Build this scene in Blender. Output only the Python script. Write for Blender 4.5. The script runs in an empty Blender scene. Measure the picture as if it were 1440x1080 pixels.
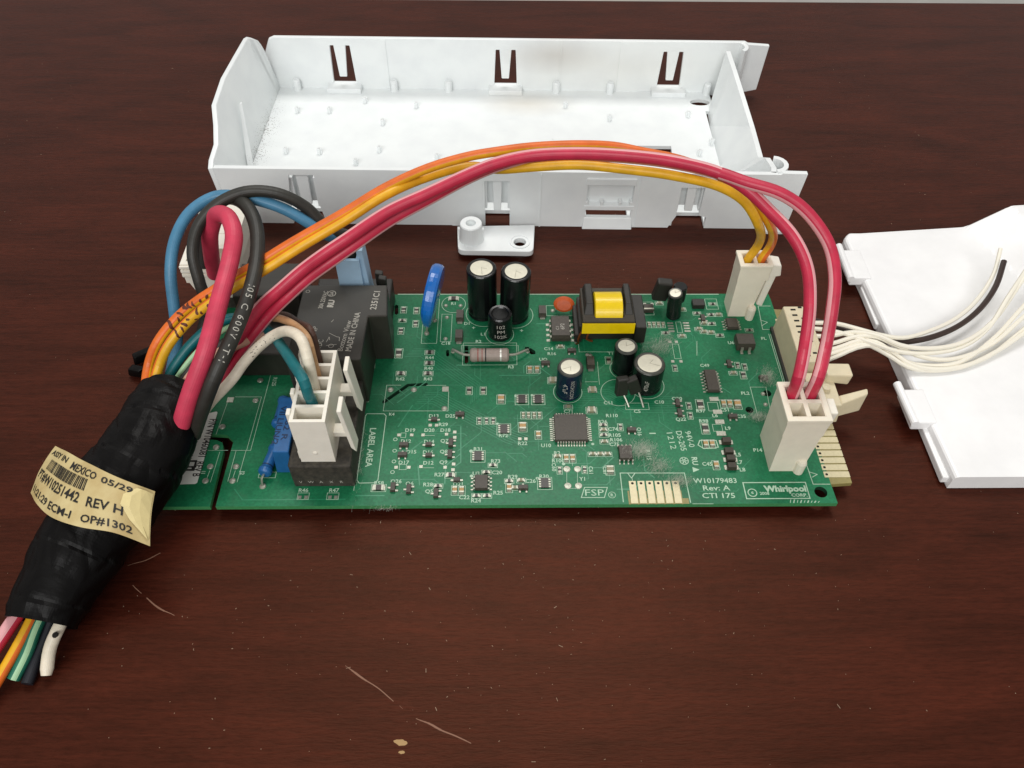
import bpy, bmesh, math, random
from mathutils import Vector, Matrix, noise
from mathutils.geometry import tessellate_polygon
random.seed(7)
SC = bpy.context.scene
COL = SC.collection
U = 0.1            # one Blender unit is one centimetre; all sizes below are millimetres

# ------------------------------------------------------------------ camera
cd = bpy.data.cameras.new('camera'); cam = bpy.data.objects.new('camera', cd); COL.objects.link(cam)
cd.sensor_width = 36.0; cd.lens = 36.0*1150.98/1440.0; cd.clip_start = 0.1; cd.clip_end = 5000
rt = Vector((0.99992498, -0.01035943, 0.00653555)); up = Vector((0.00373422, 0.7659919, 0.64283938)); fw = rt.cross(up)
M = Matrix((rt, up, fw)).transposed().to_4x4(); M.translation = Vector((97.1803, -122.8181, 204.2530))*U
cam.matrix_world = M
SC.camera = cam

# ------------------------------------------------------------------ light (a ceiling fixture beyond the board, and an added fill)
W = bpy.data.worlds.new('World'); SC.world = W; W.use_nodes = True
bg = W.node_tree.nodes['Background']; bg.inputs[0].default_value = (1.0, 0.98, 0.95, 1); bg.inputs[1].default_value = 0.37
def area(name, loc, size, sizey, power, target, col=(1, 0.975, 0.94)):
    l = bpy.data.lights.new(name, 'AREA'); l.shape = 'RECTANGLE'; l.size = size; l.size_y = sizey; l.energy = power; l.color = col
    o = bpy.data.objects.new(name, l); COL.objects.link(o); o.location = loc
    o.rotation_euler = (Vector(target)-Vector(loc)).to_track_quat('-Z', 'Y').to_euler(); return o
area('key_or_fill_light', (14, 92, 185), 110, 55, 178000, (9, 8, 0))
area('key_or_fill_light', (-25, -160, 140), 150, 80, 262000, (9, 8, 0), (1, .99, .975))  # added fill from the camera side, lifts the faces turned this way
SC.view_settings.view_transform = 'Standard'; SC.view_settings.look = 'None'; SC.view_settings.exposure = 0.12; SC.view_settings.gamma = 1.0

# ------------------------------------------------------------------ materials
def lin(h):
    h = h.lstrip('#'); v = [int(h[i:i+2], 16)/255 for i in (0, 2, 4)]
    return tuple(c/12.92 if c <= .04045 else ((c+.055)/1.055)**2.4 for c in v)
def mat(name, col, rough=.5, metal=0, spec=.5, var=.0, vscale=3., bump=0., bscale=20., coat=0., col2=None, sss=0., stretch=None, rvar=0.):
    m = bpy.data.materials.new(name); m.use_nodes = True; nt = m.node_tree; b = nt.nodes['Principled BSDF']
    c = lin(col) if isinstance(col, str) else col
    b.inputs['Base Color'].default_value = (*c, 1); b.inputs['Roughness'].default_value = rough; b.inputs['Metallic'].default_value = metal
    b.inputs['Specular IOR Level'].default_value = spec; b.inputs['Coat Weight'].default_value = coat; b.inputs['Coat Roughness'].default_value = .15
    if sss: b.inputs['Subsurface Weight'].default_value = sss; b.inputs['Subsurface Radius'].default_value = (.1, .08, .06)
    tc = nt.nodes.new('ShaderNodeTexCoord'); src = tc.outputs['Object']
    if stretch:
        mp = nt.nodes.new('ShaderNodeMapping'); mp.inputs['Scale'].default_value = stretch; nt.links.new(src, mp.inputs[0]); src = mp.outputs[0]
    if var or col2 or rvar:
        n = nt.nodes.new('ShaderNodeTexNoise'); n.inputs['Scale'].default_value = vscale; n.inputs['Detail'].default_value = 5; n.inputs['Roughness'].default_value = .6
        nt.links.new(src, n.inputs['Vector'])
        r = nt.nodes.new('ShaderNodeValToRGB'); r.color_ramp.elements[0].position = .35; r.color_ramp.elements[1].position = .68
        nt.links.new(n.outputs[0], r.inputs[0])
        c2 = (lin(col2) if isinstance(col2, str) else col2) if col2 else tuple(min(1, x*(1+var)) for x in c)
        c1 = c if col2 else tuple(x*(1-var) for x in c)
        r.color_ramp.elements[0].color = (*c1, 1); r.color_ramp.elements[1].color = (*c2, 1)
        nt.links.new(r.outputs[0], b.inputs['Base Color'])
        if rvar:
            mr = nt.nodes.new('ShaderNodeMapRange'); mr.inputs['To Min'].default_value = max(0.02, rough-rvar); mr.inputs['To Max'].default_value = rough+rvar
            nt.links.new(n.outputs[0], mr.inputs[0]); nt.links.new(mr.outputs[0], b.inputs['Roughness'])
    if bump:
        n2 = nt.nodes.new('ShaderNodeTexNoise'); n2.inputs['Scale'].default_value = bscale; n2.inputs['Detail'].default_value = 4
        nt.links.new(src, n2.inputs['Vector'])
        bp = nt.nodes.new('ShaderNodeBump'); bp.inputs['Strength'].default_value = bump; bp.inputs['Distance'].default_value = .02
        nt.links.new(n2.outputs[0], bp.inputs['Height']); nt.links.new(bp.outputs[0], b.inputs['Normal'])
    return m

def wood_material():
    m = bpy.data.materials.new('mahogany'); m.use_nodes = True; nt = m.node_tree; b = nt.nodes['Principled BSDF']; L = nt.links.new
    tc = nt.nodes.new('ShaderNodeTexCoord')
    def noi(scale, detail, rough, st, dist=0.):
        mp = nt.nodes.new('ShaderNodeMapping'); mp.inputs['Scale'].default_value = st; L(tc.outputs['Object'], mp.inputs[0])
        n = nt.nodes.new('ShaderNodeTexNoise'); n.inputs['Scale'].default_value = scale; n.inputs['Detail'].default_value = detail
        n.inputs['Roughness'].default_value = rough; n.inputs['Distortion'].default_value = dist; L(mp.outputs[0], n.inputs['Vector']); return n
    big = noi(.55, 4, .55, (.35, 1.3, 1), .6)
    grain = noi(1.0, 9, .74, (.4, 7, 1), .3)
    pore = noi(6.0, 4, .7, (.45, 2.4, 1))
    r = nt.nodes.new('ShaderNodeValToRGB'); e = r.color_ramp.elements
    e[0].position = .33; e[0].color = (.018, .0032, .0018, 1); e[1].position = .69; e[1].color = (.068, .0132, .0068, 1)
    md = e.new(.5); md.color = (.041, .0080, .0044, 1)
    mx = nt.nodes.new('ShaderNodeMath'); mx.operation = 'MULTIPLY_ADD'; mx.inputs[1].default_value = .48; L(big.outputs[0], mx.inputs[0])
    m2 = nt.nodes.new('ShaderNodeMath'); m2.operation = 'MULTIPLY'; m2.inputs[1].default_value = .52; L(grain.outputs[0], m2.inputs[0]); L(m2.outputs[0], mx.inputs[2])
    L(mx.outputs[0], r.inputs[0])
    pr = nt.nodes.new('ShaderNodeValToRGB'); pe = pr.color_ramp.elements; pe[0].position = .38; pe[0].color = (.7, .67, .65, 1); pe[1].position = .56; pe[1].color = (1.08, 1.08, 1.08, 1)
    L(pore.outputs[0], pr.inputs[0])
    mu = nt.nodes.new('ShaderNodeMix'); mu.data_type = 'RGBA'; mu.blend_type = 'MULTIPLY'; mu.inputs[0].default_value = .8
    L(r.outputs[0], mu.inputs[6]); L(pr.outputs[0], mu.inputs[7]); L(mu.outputs[2], b.inputs['Base Color'])
    b.inputs['Specular IOR Level'].default_value = .27; b.inputs['Specular Tint'].default_value = (1, .5, .31, 1)
    mr = nt.nodes.new('ShaderNodeMapRange'); mr.inputs['To Min'].default_value = .36; mr.inputs['To Max'].default_value = .50; L(grain.outputs[0], mr.inputs[0]); L(mr.outputs[0], b.inputs['Roughness'])
    bp = nt.nodes.new('ShaderNodeBump'); bp.inputs['Strength'].default_value = 1.0; bp.inputs['Distance'].default_value = .012
    L(pore.outputs[0], bp.inputs['Height']); L(bp.outputs[0], b.inputs['Normal'])
    return m

def tray_plastic():
    m = mat('tray_plastic', '#e9ebe8', .36, spec=.5, bump=.05, bscale=14)
    nt = m.node_tree; b = nt.nodes['Principled BSDF']; L = nt.links.new
    tc = nt.nodes.new('ShaderNodeTexCoord')
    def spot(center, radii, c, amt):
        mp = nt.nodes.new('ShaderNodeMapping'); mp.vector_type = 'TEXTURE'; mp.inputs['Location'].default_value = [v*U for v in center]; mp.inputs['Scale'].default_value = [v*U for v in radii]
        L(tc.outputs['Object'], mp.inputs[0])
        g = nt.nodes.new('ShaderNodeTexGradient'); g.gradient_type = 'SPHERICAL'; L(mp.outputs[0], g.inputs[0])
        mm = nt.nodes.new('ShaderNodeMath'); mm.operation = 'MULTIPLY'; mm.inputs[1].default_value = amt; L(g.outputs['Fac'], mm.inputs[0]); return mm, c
    last = None
    n = nt.nodes.new('ShaderNodeTexNoise'); n.inputs['Scale'].default_value = 1.1; n.inputs['Detail'].default_value = 6; L(tc.outputs['Object'], n.inputs[0])
    r = nt.nodes.new('ShaderNodeValToRGB'); r.color_ramp.elements[0].position = .3; r.color_ramp.elements[0].color = (*lin('#e6eaeb'), 1); r.color_ramp.elements[1].position = .6; r.color_ramp.elements[1].color = (*lin('#ecf0f0'), 1)
    L(n.outputs[0], r.inputs[0]); last = r.outputs[0]
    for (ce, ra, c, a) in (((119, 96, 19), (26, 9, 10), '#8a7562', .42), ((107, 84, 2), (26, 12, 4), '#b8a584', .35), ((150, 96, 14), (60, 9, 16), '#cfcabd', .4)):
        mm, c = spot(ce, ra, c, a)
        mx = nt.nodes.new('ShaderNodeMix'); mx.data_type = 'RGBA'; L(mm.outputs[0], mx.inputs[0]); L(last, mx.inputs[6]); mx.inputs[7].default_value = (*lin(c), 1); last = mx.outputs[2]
    # grime specks, most of them in the left corner
    vo = nt.nodes.new('ShaderNodeTexVoronoi'); vo.inputs['Scale'].default_value = 13; L(tc.outputs['Object'], vo.inputs[0])
    n3 = nt.nodes.new('ShaderNodeTexNoise'); n3.inputs['Scale'].default_value = 1.6; L(tc.outputs['Object'], n3.inputs[0])
    mm, _ = spot((-6.5, 55, 2), (9, 52, 9), '#fff', 1.0)
    th = nt.nodes.new('ShaderNodeMath'); th.operation = 'MULTIPLY'; L(mm.outputs[0], th.inputs[0]); L(n3.outputs[0], th.inputs[1])
    t2 = nt.nodes.new('ShaderNodeMath'); t2.operation = 'MULTIPLY_ADD'; t2.inputs[1].default_value = .75; t2.inputs[2].default_value = .012; L(th.outputs[0], t2.inputs[0])
    lt = nt.nodes.new('ShaderNodeMath'); lt.operation = 'LESS_THAN'; L(vo.outputs['Distance'], lt.inputs[0]); L(t2.outputs[0], lt.inputs[1])
    ml = nt.nodes.new('ShaderNodeMath'); ml.operation = 'MULTIPLY'; ml.inputs[1].default_value = .55; L(lt.outputs[0], ml.inputs[0])
    mx = nt.nodes.new('ShaderNodeMix'); mx.data_type = 'RGBA'; L(ml.outputs[0], mx.inputs[0]); L(last, mx.inputs[6]); mx.inputs[7].default_value = (*lin('#5d5b52'), 1)
    L(mx.outputs[2], b.inputs['Base Color'])
    return m

def lint_material():
    m = bpy.data.materials.new('grey_lint'); m.use_nodes = True; nt = m.node_tree; b = nt.nodes['Principled BSDF']
    b.inputs['Base Color'].default_value = (.72, .72, .63, 1); b.inputs['Roughness'].default_value = 1; b.inputs['Specular IOR Level'].default_value = 0; b.inputs['Alpha'].default_value = .42
    b.inputs['Transmission Weight'].default_value = 0
    return m

def board_material():
    m = bpy.data.materials.new('solder_mask'); m.use_nodes = True; nt = m.node_tree; b = nt.nodes['Principled BSDF']; L = nt.links.new
    tc = nt.nodes.new('ShaderNodeTexCoord')
    n = nt.nodes.new('ShaderNodeTexNoise'); n.inputs['Scale'].default_value = .45; n.inputs['Detail'].default_value = 5; L(tc.outputs['Object'], n.inputs[0])
    r = nt.nodes.new('ShaderNodeValToRGB'); e = r.color_ramp.elements; e[0].position = .3; e[0].color = (.009, .124, .052, 1); e[1].position = .68; e[1].color = (.014, .198, .085, 1)
    L(n.outputs[0], r.inputs[0])
    n2 = nt.nodes.new('ShaderNodeTexNoise'); n2.inputs['Scale'].default_value = 14; n2.inputs['Detail'].default_value = 4; L(tc.outputs['Object'], n2.inputs[0])
    r2 = nt.nodes.new('ShaderNodeValToRGB'); r2.color_ramp.elements[0].position = .35; r2.color_ramp.elements[0].color = (.8, .8, .8, 1); r2.color_ramp.elements[1].position = .7; r2.color_ramp.elements[1].color = (1.15, 1.12, 1.1, 1)
    L(n2.outputs[0], r2.inputs[0])
    mu = nt.nodes.new('ShaderNodeMix'); mu.data_type = 'RGBA'; mu.blend_type = 'MULTIPLY'; mu.inputs[0].default_value = 1; L(r.outputs[0], mu.inputs[6]); L(r2.outputs[0], mu.inputs[7])
    # thin film of dust where the air blew it
    n3 = nt.nodes.new('ShaderNodeTexNoise'); n3.inputs['Scale'].default_value = .8; n3.inputs['Detail'].default_value = 7; n3.inputs['Roughness'].default_value = .7; L(tc.outputs['Object'], n3.inputs[0])
    r3 = nt.nodes.new('ShaderNodeValToRGB'); r3.color_ramp.elements[0].position = .55; r3.color_ramp.elements[0].color = (0, 0, 0, 1); r3.color_ramp.elements[1].position = .8; r3.color_ramp.elements[1].color = (.2, .2, .2, 1); L(n3.outputs[0], r3.inputs[0])
    dm = nt.nodes.new('ShaderNodeMix'); dm.data_type = 'RGBA'; L(r3.outputs[0], dm.inputs[0]); L(mu.outputs[2], dm.inputs[6]); dm.inputs[7].default_value = (.14, .19, .13, 1)
    L(dm.outputs[2], b.inputs['Base Color']); b.inputs['Roughness'].default_value = .36; b.inputs['Specular IOR Level'].default_value = .22
    bp = nt.nodes.new('ShaderNodeBump'); bp.inputs['Strength'].default_value = .1; bp.inputs['Distance'].default_value = .01; L(n2.outputs[0], bp.inputs['Height']); L(bp.outputs[0], b.inputs['Normal'])
    return m

MT = dict(
    wood=wood_material(), tray=tray_plastic(), mask=board_material(),
    lid=mat('lid_plastic', '#f2f2f2', .36, var=.05, vscale=.45, bump=.05),
    floor=mat('pale_floor', '#c9c7c2', .6, var=.06, vscale=.2),
    fr4=mat('bare_laminate', '#8f8450', .5, var=.1, vscale=12), mask_edge=mat('laminate_edge', '#3f8a55', .55, var=.15, vscale=9),
    trace=mat('copper_trace', (.0125, .212, .096), .36, var=.1, vscale=6), silk=mat('print_white', '#aecbb2', .65, var=.1, vscale=9),
    gold=mat('tinned_contact', '#cfc5a2', .5, .3, var=.08, vscale=8), tin=mat('solder', '#a8aa9c', .42, .6, var=.12, vscale=20, bump=.2, bscale=30),
    hole=mat('hole_dark', '#0a120c', .8), slot=mat('slot_shade_green', '#05351f', .7),  # slot: laminate edge with the shade inside the cutouts painted in
    black=mat('black_plastic', '#26241f', .48, var=.12, vscale=5, bump=.08, bscale=60), chip=mat('chip_epoxy', '#423c34', .5, var=.14, vscale=12, bump=.1, bscale=80),
    relay=mat('relay_plastic', '#312f29', .42, var=.1, vscale=2.5, bump=.06, bscale=40, rvar=.08), sleeve=mat('capacitor_sleeve', '#0d0f0f', .26, var=.1),
    bsleeve=mat('blue_sleeve', '#0b1a33', .22, var=.1), caprim=mat('sleeve_rim', '#4a4b45', .3, .35, var=.2, vscale=9), alu=mat('aluminium_top', '#d6d3c0', .42, .25, var=.05, vscale=8),
    header=mat('dusty_header', '#2b2823', .75, col2='#464138', vscale=7, bump=.3, bscale=40),
    nylon=mat('natural_nylon', '#e8e0cd', .42, var=.03, vscale=3, sss=.1), white=mat('white_nylon', '#ece7da', .42, var=.03, vscale=3, sss=.08), cream=mat('cream_nylon', '#d9cdae', .45, var=.05, vscale=3, sss=.08),
    blueplug=mat('blue_nylon', '#a6c6de', .45, var=.04), grey_ink=mat('grey_ink', '#b0ada3', .6), ink=mat('black_ink', '#1d1b18', .6),
    bluecap=mat('blue_epoxy', '#1468bc', .25, var=.06, coat=.5), bluefilm=mat('blue_film', '#1f5f9a', .42, var=.1, vscale=6), bluedark=mat('blue_mark', '#0c2c52', .5),
    orange=mat('orange_ceramic', '#b84f1c', .42, var=.1, vscale=9), yellow=mat('yellow_tape', '#efcd0e', .28, var=.05, vscale=4, bump=.08, bscale=8),
    ferrite=mat('ferrite_core', '#3b352b', .6, var=.15, vscale=8, bump=.15, bscale=60), copper=mat('copper_wire', '#8a4a26', .35, .7),
    tan=mat('tan_ceramic', '#ad8a55', .5, var=.12, vscale=20), restop=mat('resistor_glaze', '#2c2722', .4, var=.1), greytan=mat('grey_ceramic', '#8d8a6f', .55, var=.1, vscale=20),
    r2=mat('resistor_coat', '#97898078'[:7], .55, var=.08, vscale=9), rband=mat('brown_band', '#8c4f45', .55), kband=mat('black_band', '#1c1a18', .55), sband=mat('silver_band', '#dcdcd4', .4, .4),
    tape=mat('vinyl_tape', '#080707', .44, spec=.14, var=.2, vscale=2.2, bump=.35, bscale=9, rvar=.14), paper=mat('label_paper', '#cfbe8b', .62, col2='#b49b66', vscale=.9, bump=.25, bscale=6),
    sticker=mat('sticker', '#e2e2da', .5, var=.02),
    w_red=mat('red_insulation', '#bd2644', .42, var=.11, vscale=2.2, bump=.08, bscale=25), w_redb=mat('pale_red_insulation', '#c83a55', .5, var=.11, vscale=2.2, bump=.08, bscale=25), w_pink=mat('pink_stripe', '#e0a3a6', .45),
    w_orange=mat('orange_insulation', '#dc6a20', .42, var=.11, vscale=2.2, bump=.08, bscale=25), w_yellow=mat('yellow_insulation', '#e2aa1c', .42, var=.11, vscale=2.2, bump=.08, bscale=25), w_teal=mat('teal_insulation', '#0f6a70', .42, var=.11, vscale=2.2, bump=.08, bscale=25),
    w_lgreen=mat('light_green_stripe', '#9fc79d', .45), w_green=mat('green_insulation', '#1c6a55', .45, var=.06), w_black=mat('black_insulation', '#2b2a25', .5, var=.25, vscale=2.5, bump=.15, bscale=20), w_grey=mat('dark_grey_insulation', '#3c3d3b', .5, var=.1, vscale=4),
    w_blue=mat('blue_insulation', '#467fa0', .45, var=.11, vscale=2.2, bump=.08, bscale=25), w_navy=mat('navy_insulation', '#10131d', .5), w_white=mat('white_insulation', '#e2d8c4', .45, var=.11, vscale=2.2, bump=.08, bscale=25, sss=.05), w_tan=mat('tan_insulation', '#c1976c', .45, var=.11, vscale=2.2, bump=.08, bscale=25),
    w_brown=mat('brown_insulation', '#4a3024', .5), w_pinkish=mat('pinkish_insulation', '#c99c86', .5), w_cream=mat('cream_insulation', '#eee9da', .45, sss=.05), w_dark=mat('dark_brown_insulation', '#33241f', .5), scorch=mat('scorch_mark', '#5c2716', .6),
    lint=lint_material(), speck=mat('pale_speck', '#a88f78', .8), chipm=mat('chipped_finish', '#a8875a', .7), scratch=mat('scratch_mark', '#86604c', .7), vent=mat('vent_groove', '#8f8a78', .5),
)

# ------------------------------------------------------------------ mesh builder
FONT = None
_GL = {}
def glyphs(txt, bold=0.):
    k = (txt, bold)
    if k in _GL: return _GL[k]
    cu = bpy.data.curves.new('lettering', 'FONT'); cu.body = txt; cu.size = 1.0; cu.resolution_u = 2; cu.offset = bold; cu.fill_mode = 'FRONT'
    o = bpy.data.objects.new('lettering', cu); COL.objects.link(o)
    dg = bpy.context.evaluated_depsgraph_get(); me = bpy.data.meshes.new_from_object(o.evaluated_get(dg))
    vs = [v.co.copy() for v in me.vertices]; fs = [tuple(p.vertices) for p in me.polygons]
    bpy.data.objects.remove(o); bpy.data.curves.remove(cu); bpy.data.meshes.remove(me)
    x0 = min(v.x for v in vs); x1 = max(v.x for v in vs); y0 = min(v.y for v in vs); y1 = max(v.y for v in vs)
    _GL[k] = ([(v.x-x0, v.y-y0) for v in vs], fs, x1-x0, y1-y0); return _GL[k]

class MB:
    def __init__(s): s.v = []; s.f = []; s.m = []
    def add(s, vs, fs, m=0):
        o = len(s.v); s.v += [Vector(v) for v in vs]; s.f += [tuple(i+o for i in f) for f in fs]; s.m += [m]*len(fs); return s
    def hexa(s, p, m=0):       # 8 points: bottom 4 ccw, top 4 ccw
        return s.add(p, [(3, 2, 1, 0), (4, 5, 6, 7), (0, 1, 5, 4), (1, 2, 6, 5), (2, 3, 7, 6), (3, 0, 4, 7)], m)
    def box(s, x0, x1, y0, y1, z0, z1, m=0):
        return s.hexa([(x0, y0, z0), (x1, y0, z0), (x1, y1, z0), (x0, y1, z0), (x0, y0, z1), (x1, y0, z1), (x1, y1, z1), (x0, y1, z1)], m)
    def lathe(s, prof, c=(0, 0, 0), n=28, m=0, mats=None, T=None):
        k = len(prof); vs = []; fs = []; ms = []
        for i in range(n):
            a = 2*math.pi*i/n
            for r, z in prof:
                p = Vector((r*math.cos(a), r*math.sin(a), z)); vs.append((T @ p if T else p)+Vector(c))
        for i in range(n):
            j = (i+1) % n
            for q in range(k-1):
                a, b, d, e = i*k+q, j*k+q, j*k+q+1, i*k+q+1
                if prof[q][0] < 1e-6: fs.append((a, d, e))
                elif prof[q+1][0] < 1e-6: fs.append((a, b, d))
                else: fs.append((a, b, d, e))
                ms.append(mats[q] if mats else m)
        o = len(s.v); s.v += [Vector(v) for v in vs]; s.f += [tuple(x+o for x in f) for f in fs]; s.m += ms; return s
    def prism(s, poly, z0, z1, holes=(), m=0, side=None, T=None, bottom=True, hside=None):
        side = m if side is None else side; hside = side if hside is None else hside
        loops = [list(poly)]+[list(h) for h in holes]
        tris = tessellate_polygon([[Vector((p[0], p[1], 0)) for p in l] for l in loops])
        flat = [p for l in loops for p in l]; n = len(flat)
        vs = [(p[0], p[1], z0) for p in flat]+[(p[0], p[1], z1) for p in flat]
        if T: vs = [T @ Vector(v) for v in vs]
        fs = []; ms = []
        for t in tris:
            a, b, c = (Vector((*flat[i][:2], 0)) for i in t)
            if (b-a).cross(c-a).z < 0: t = (t[0], t[2], t[1])
            fs.append(tuple(i+n for i in t)); ms.append(m)
            if bottom: fs.append((t[0], t[2], t[1])); ms.append(m)
        o = 0
        for li, l in enumerate(loops):
            ar = sum(l[i][0]*l[(i+1) % len(l)][1]-l[(i+1) % len(l)][0]*l[i][1] for i in range(len(l)))
            fwd = (ar > 0) == (li == 0)
            for i in range(len(l)):
                a, b = o+i, o+(i+1) % len(l)
                fs.append((a, b, b+n, a+n) if fwd else (b, a, a+n, b+n)); ms.append(side if li == 0 else hside)
            o += len(l)
        oo = len(s.v); s.v += [Vector(v) for v in vs]; s.f += [tuple(i+oo for i in f) for f in fs]; s.m += ms; return s
    def tube(s, pts, r, n=10, m=0, stripes=(), roll=0., twist=0., step=1.2, cap=True, smooth=True, facing=False):
        P, F = path_frames(pts, step)
        if facing:
            for i in range(len(P)):
                t_ = (P[min(i+1, len(P)-1)]-P[max(i-1, 0)]).normalized(); n_ = Vector((97, -123, 204))-P[i]; n_ = (n_-t_*n_.dot(t_)).normalized(); F[i] = (n_, t_.cross(n_))
        k = len(P); vs = []; fs = []; ms = []; L = 0.
        for i in range(k):
            if i: L += (P[i]-P[i-1]).length
            nn, bb = F[i]; rr = r(i/(k-1)) if callable(r) else r; a0 = (roll(i/(k-1)) if callable(roll) else roll)+twist*L
            for j in range(n):
                a = 2*math.pi*j/n+a0; vs.append(P[i]+nn*(rr*math.cos(a))+bb*(rr*math.sin(a)))
        sm = {}
        for mi, js in stripes:
            for j in js: sm[j % n] = mi
        for i in range(k-1):
            for j in range(n):
                q = (j+1) % n; fs.append((i*n+j, i*n+q, (i+1)*n+q, (i+1)*n+j)); ms.append(sm.get(j, m))
        if cap: fs.append(tuple(range(n-1, -1, -1))); fs.append(tuple((k-1)*n+j for j in range(n))); ms += [m, m]
        o = len(s.v); s.v += vs; s.f += [tuple(x+o for x in f) for f in fs]; s.m += ms; return s
    def ribbon(s, pts, w, z=None, m=0, closed=False):
        pts = [Vector((p[0], p[1], p[2] if z is None else z)) for p in pts]; n = len(pts)
        for i in range(n if closed else n-1):
            a, b = pts[i], pts[(i+1) % n]; d = (b-a)
            if d.length < 1e-5: continue
            d.normalize(); q = Vector((-d.y, d.x, 0))*w/2; e = d*w*.45
            s.k = (getattr(s, 'k', 0)+1) % 13; dz = Vector((0, 0, .0016*s.k)); s.add([a-q-e+dz, b-q+e+dz, b+q+e+dz, a+q-e+dz], [(0, 1, 2, 3)], m)
        return s
    def ring(s, c, r, w, z, m=0, a0=0., a1=360., n=36):
        pts = [(c[0]+r*math.cos(math.radians(a0+(a1-a0)*i/n)), c[1]+r*math.sin(math.radians(a0+(a1-a0)*i/n))) for i in range(n+1)]
        return s.ribbon(pts, w, z, m)
    def disc(s, c, r, z, m=0, n=14, ry=None):
        vs = [(c[0]+r*math.cos(2*math.pi*i/n), c[1]+(ry or r)*math.sin(2*math.pi*i/n), z) for i in range(n)]
        return s.add(vs, [tuple(range(n))], m)
    def dome(s, c, r, z, h, m=0, n=14):
        return s.lathe([(r, 0), (r*.8, h*.6), (r*.4, h*.93), (0, h)], (c[0], c[1], z), n, m)
    def rect(s, x0, x1, y0, y1, z, m=0): return s.add([(x0, y0, z), (x1, y0, z), (x1, y1, z), (x0, y1, z)], [(0, 1, 2, 3)], m)
    def text(s, txt, c, h, z=None, rot=0., m=0, bold=0., width=None, align='c', fn=None, mirror=False):
        vs, fs, w, hh = glyphs(txt, bold); cap = glyphs('H', bold)[3]; k = h/cap; kx = width/w if width else k
        ca, sa = math.cos(math.radians(rot)), math.sin(math.radians(rot)); out = []
        ox = {'c': -w*kx/2, 'l': 0, 'r': -w*kx}[align]
        for x, y in vs:
            X, Y = ox+x*kx, (y-hh/2)*k
            if mirror: X = -X
            if fn: out.append(fn(X, Y))
            else: out.append((c[0]+X*ca-Y*sa, c[1]+X*sa+Y*ca, c[2] if z is None else z))
        return s.add(out, fs, m)
    def build(s, name, mats, parent=None, bevel=0., seg=2, sharp=38, origin=None, kind=None, flat=True):
        org = Vector(origin) if origin is not None else (Vector(parent['_o']) if parent is not None and '_o' in parent else Vector((0, 0, 0)))
        me = bpy.data.meshes.new(name); bm = bmesh.new()
        bv = [bm.verts.new((v-org)*U) for v in s.v]
        for f, mi in zip(s.f, s.m):
            if len(set(f)) < 3: continue
            try: fc = bm.faces.new([bv[i] for i in f])
            except ValueError: continue
            fc.material_index = mi
        if bevel:
            bmesh.ops.remove_doubles(bm, verts=bm.verts, dist=1e-5)
            bmesh.ops.dissolve_limit(bm, angle_limit=.01, verts=bm.verts, edges=bm.edges, delimit={'MATERIAL'})
            es = [e for e in bm.edges if len(e.link_faces) == 2 and e.calc_face_angle(0) > .7]
            for f in bm.faces: f.tag = True
            bmesh.ops.bevel(bm, geom=es, offset=bevel*U, segments=seg, affect='EDGES', clamp_overlap=True, profile=.5)
            for f in bm.faces: f.smooth = not (f.tag and flat)
        else:
            for f in bm.faces: f.smooth = any(len(e.link_faces) == 2 and .01 < e.calc_face_angle(0) <= math.radians(sharp) for e in f.edges)
        for e in bm.edges:
            if len(e.link_faces) == 2 and e.calc_face_angle(0) > math.radians(sharp): e.smooth = False
        bm.to_mesh(me); bm.free()
        for mm in (mats if isinstance(mats, (list, tuple)) else [mats]): me.materials.append(MT[mm] if isinstance(mm, str) else mm)
        o = bpy.data.objects.new(name, me); COL.objects.link(o)
        if parent is not None: o.parent = parent
        if parent is None or origin is not None:
            po = Vector(parent['_o']) if parent is not None else Vector((0, 0, 0))
            o.location = (org-po)*U
        o['_o'] = list(org)
        if kind: o['kind'] = kind
        return o

def path_frames(pts, step=1.2):
    p = [Vector(q) for q in pts]
    ext = [p[0]*2-p[1]]+p+[p[-1]*2-p[-2]]; out = []
    for i in range(1, len(ext)-2):
        a, b, c, d = ext[i-1:i+3]; n = max(2, int((c-b).length/step))
        t0, t1, t2 = 0, max((b-a).length, 1e-3)**.5, 0; t2 = t1+max((c-b).length, 1e-3)**.5; t3 = t2+max((d-c).length, 1e-3)**.5
        for k in range(n):
            t = t1+(t2-t1)*k/n
            A1 = a*((t1-t)/(t1-t0))+b*((t-t0)/(t1-t0)); A2 = b*((t2-t)/(t2-t1))+c*((t-t1)/(t2-t1)); A3 = c*((t3-t)/(t3-t2))+d*((t-t2)/(t3-t2))
            B1 = A1*((t2-t)/(t2-t0))+A2*((t-t0)/(t2-t0)); B2 = A2*((t3-t)/(t3-t1))+A3*((t-t1)/(t3-t1))
            out.append(B1*((t2-t)/(t2-t1))+B2*((t-t1)/(t2-t1)))
    out.append(p[-1]); F = []; n = None
    for i in range(len(out)):
        t = (out[min(i+1, len(out)-1)]-out[max(i-1, 0)]).normalized()
        if n is None:
            n = Vector((0, 0, 1)) if abs(t.z) < .9 else Vector((0, -1, 0))
        n = (n-t*n.dot(t)).normalized(); F.append((n.copy(), t.cross(n)))
    return out, F

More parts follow.
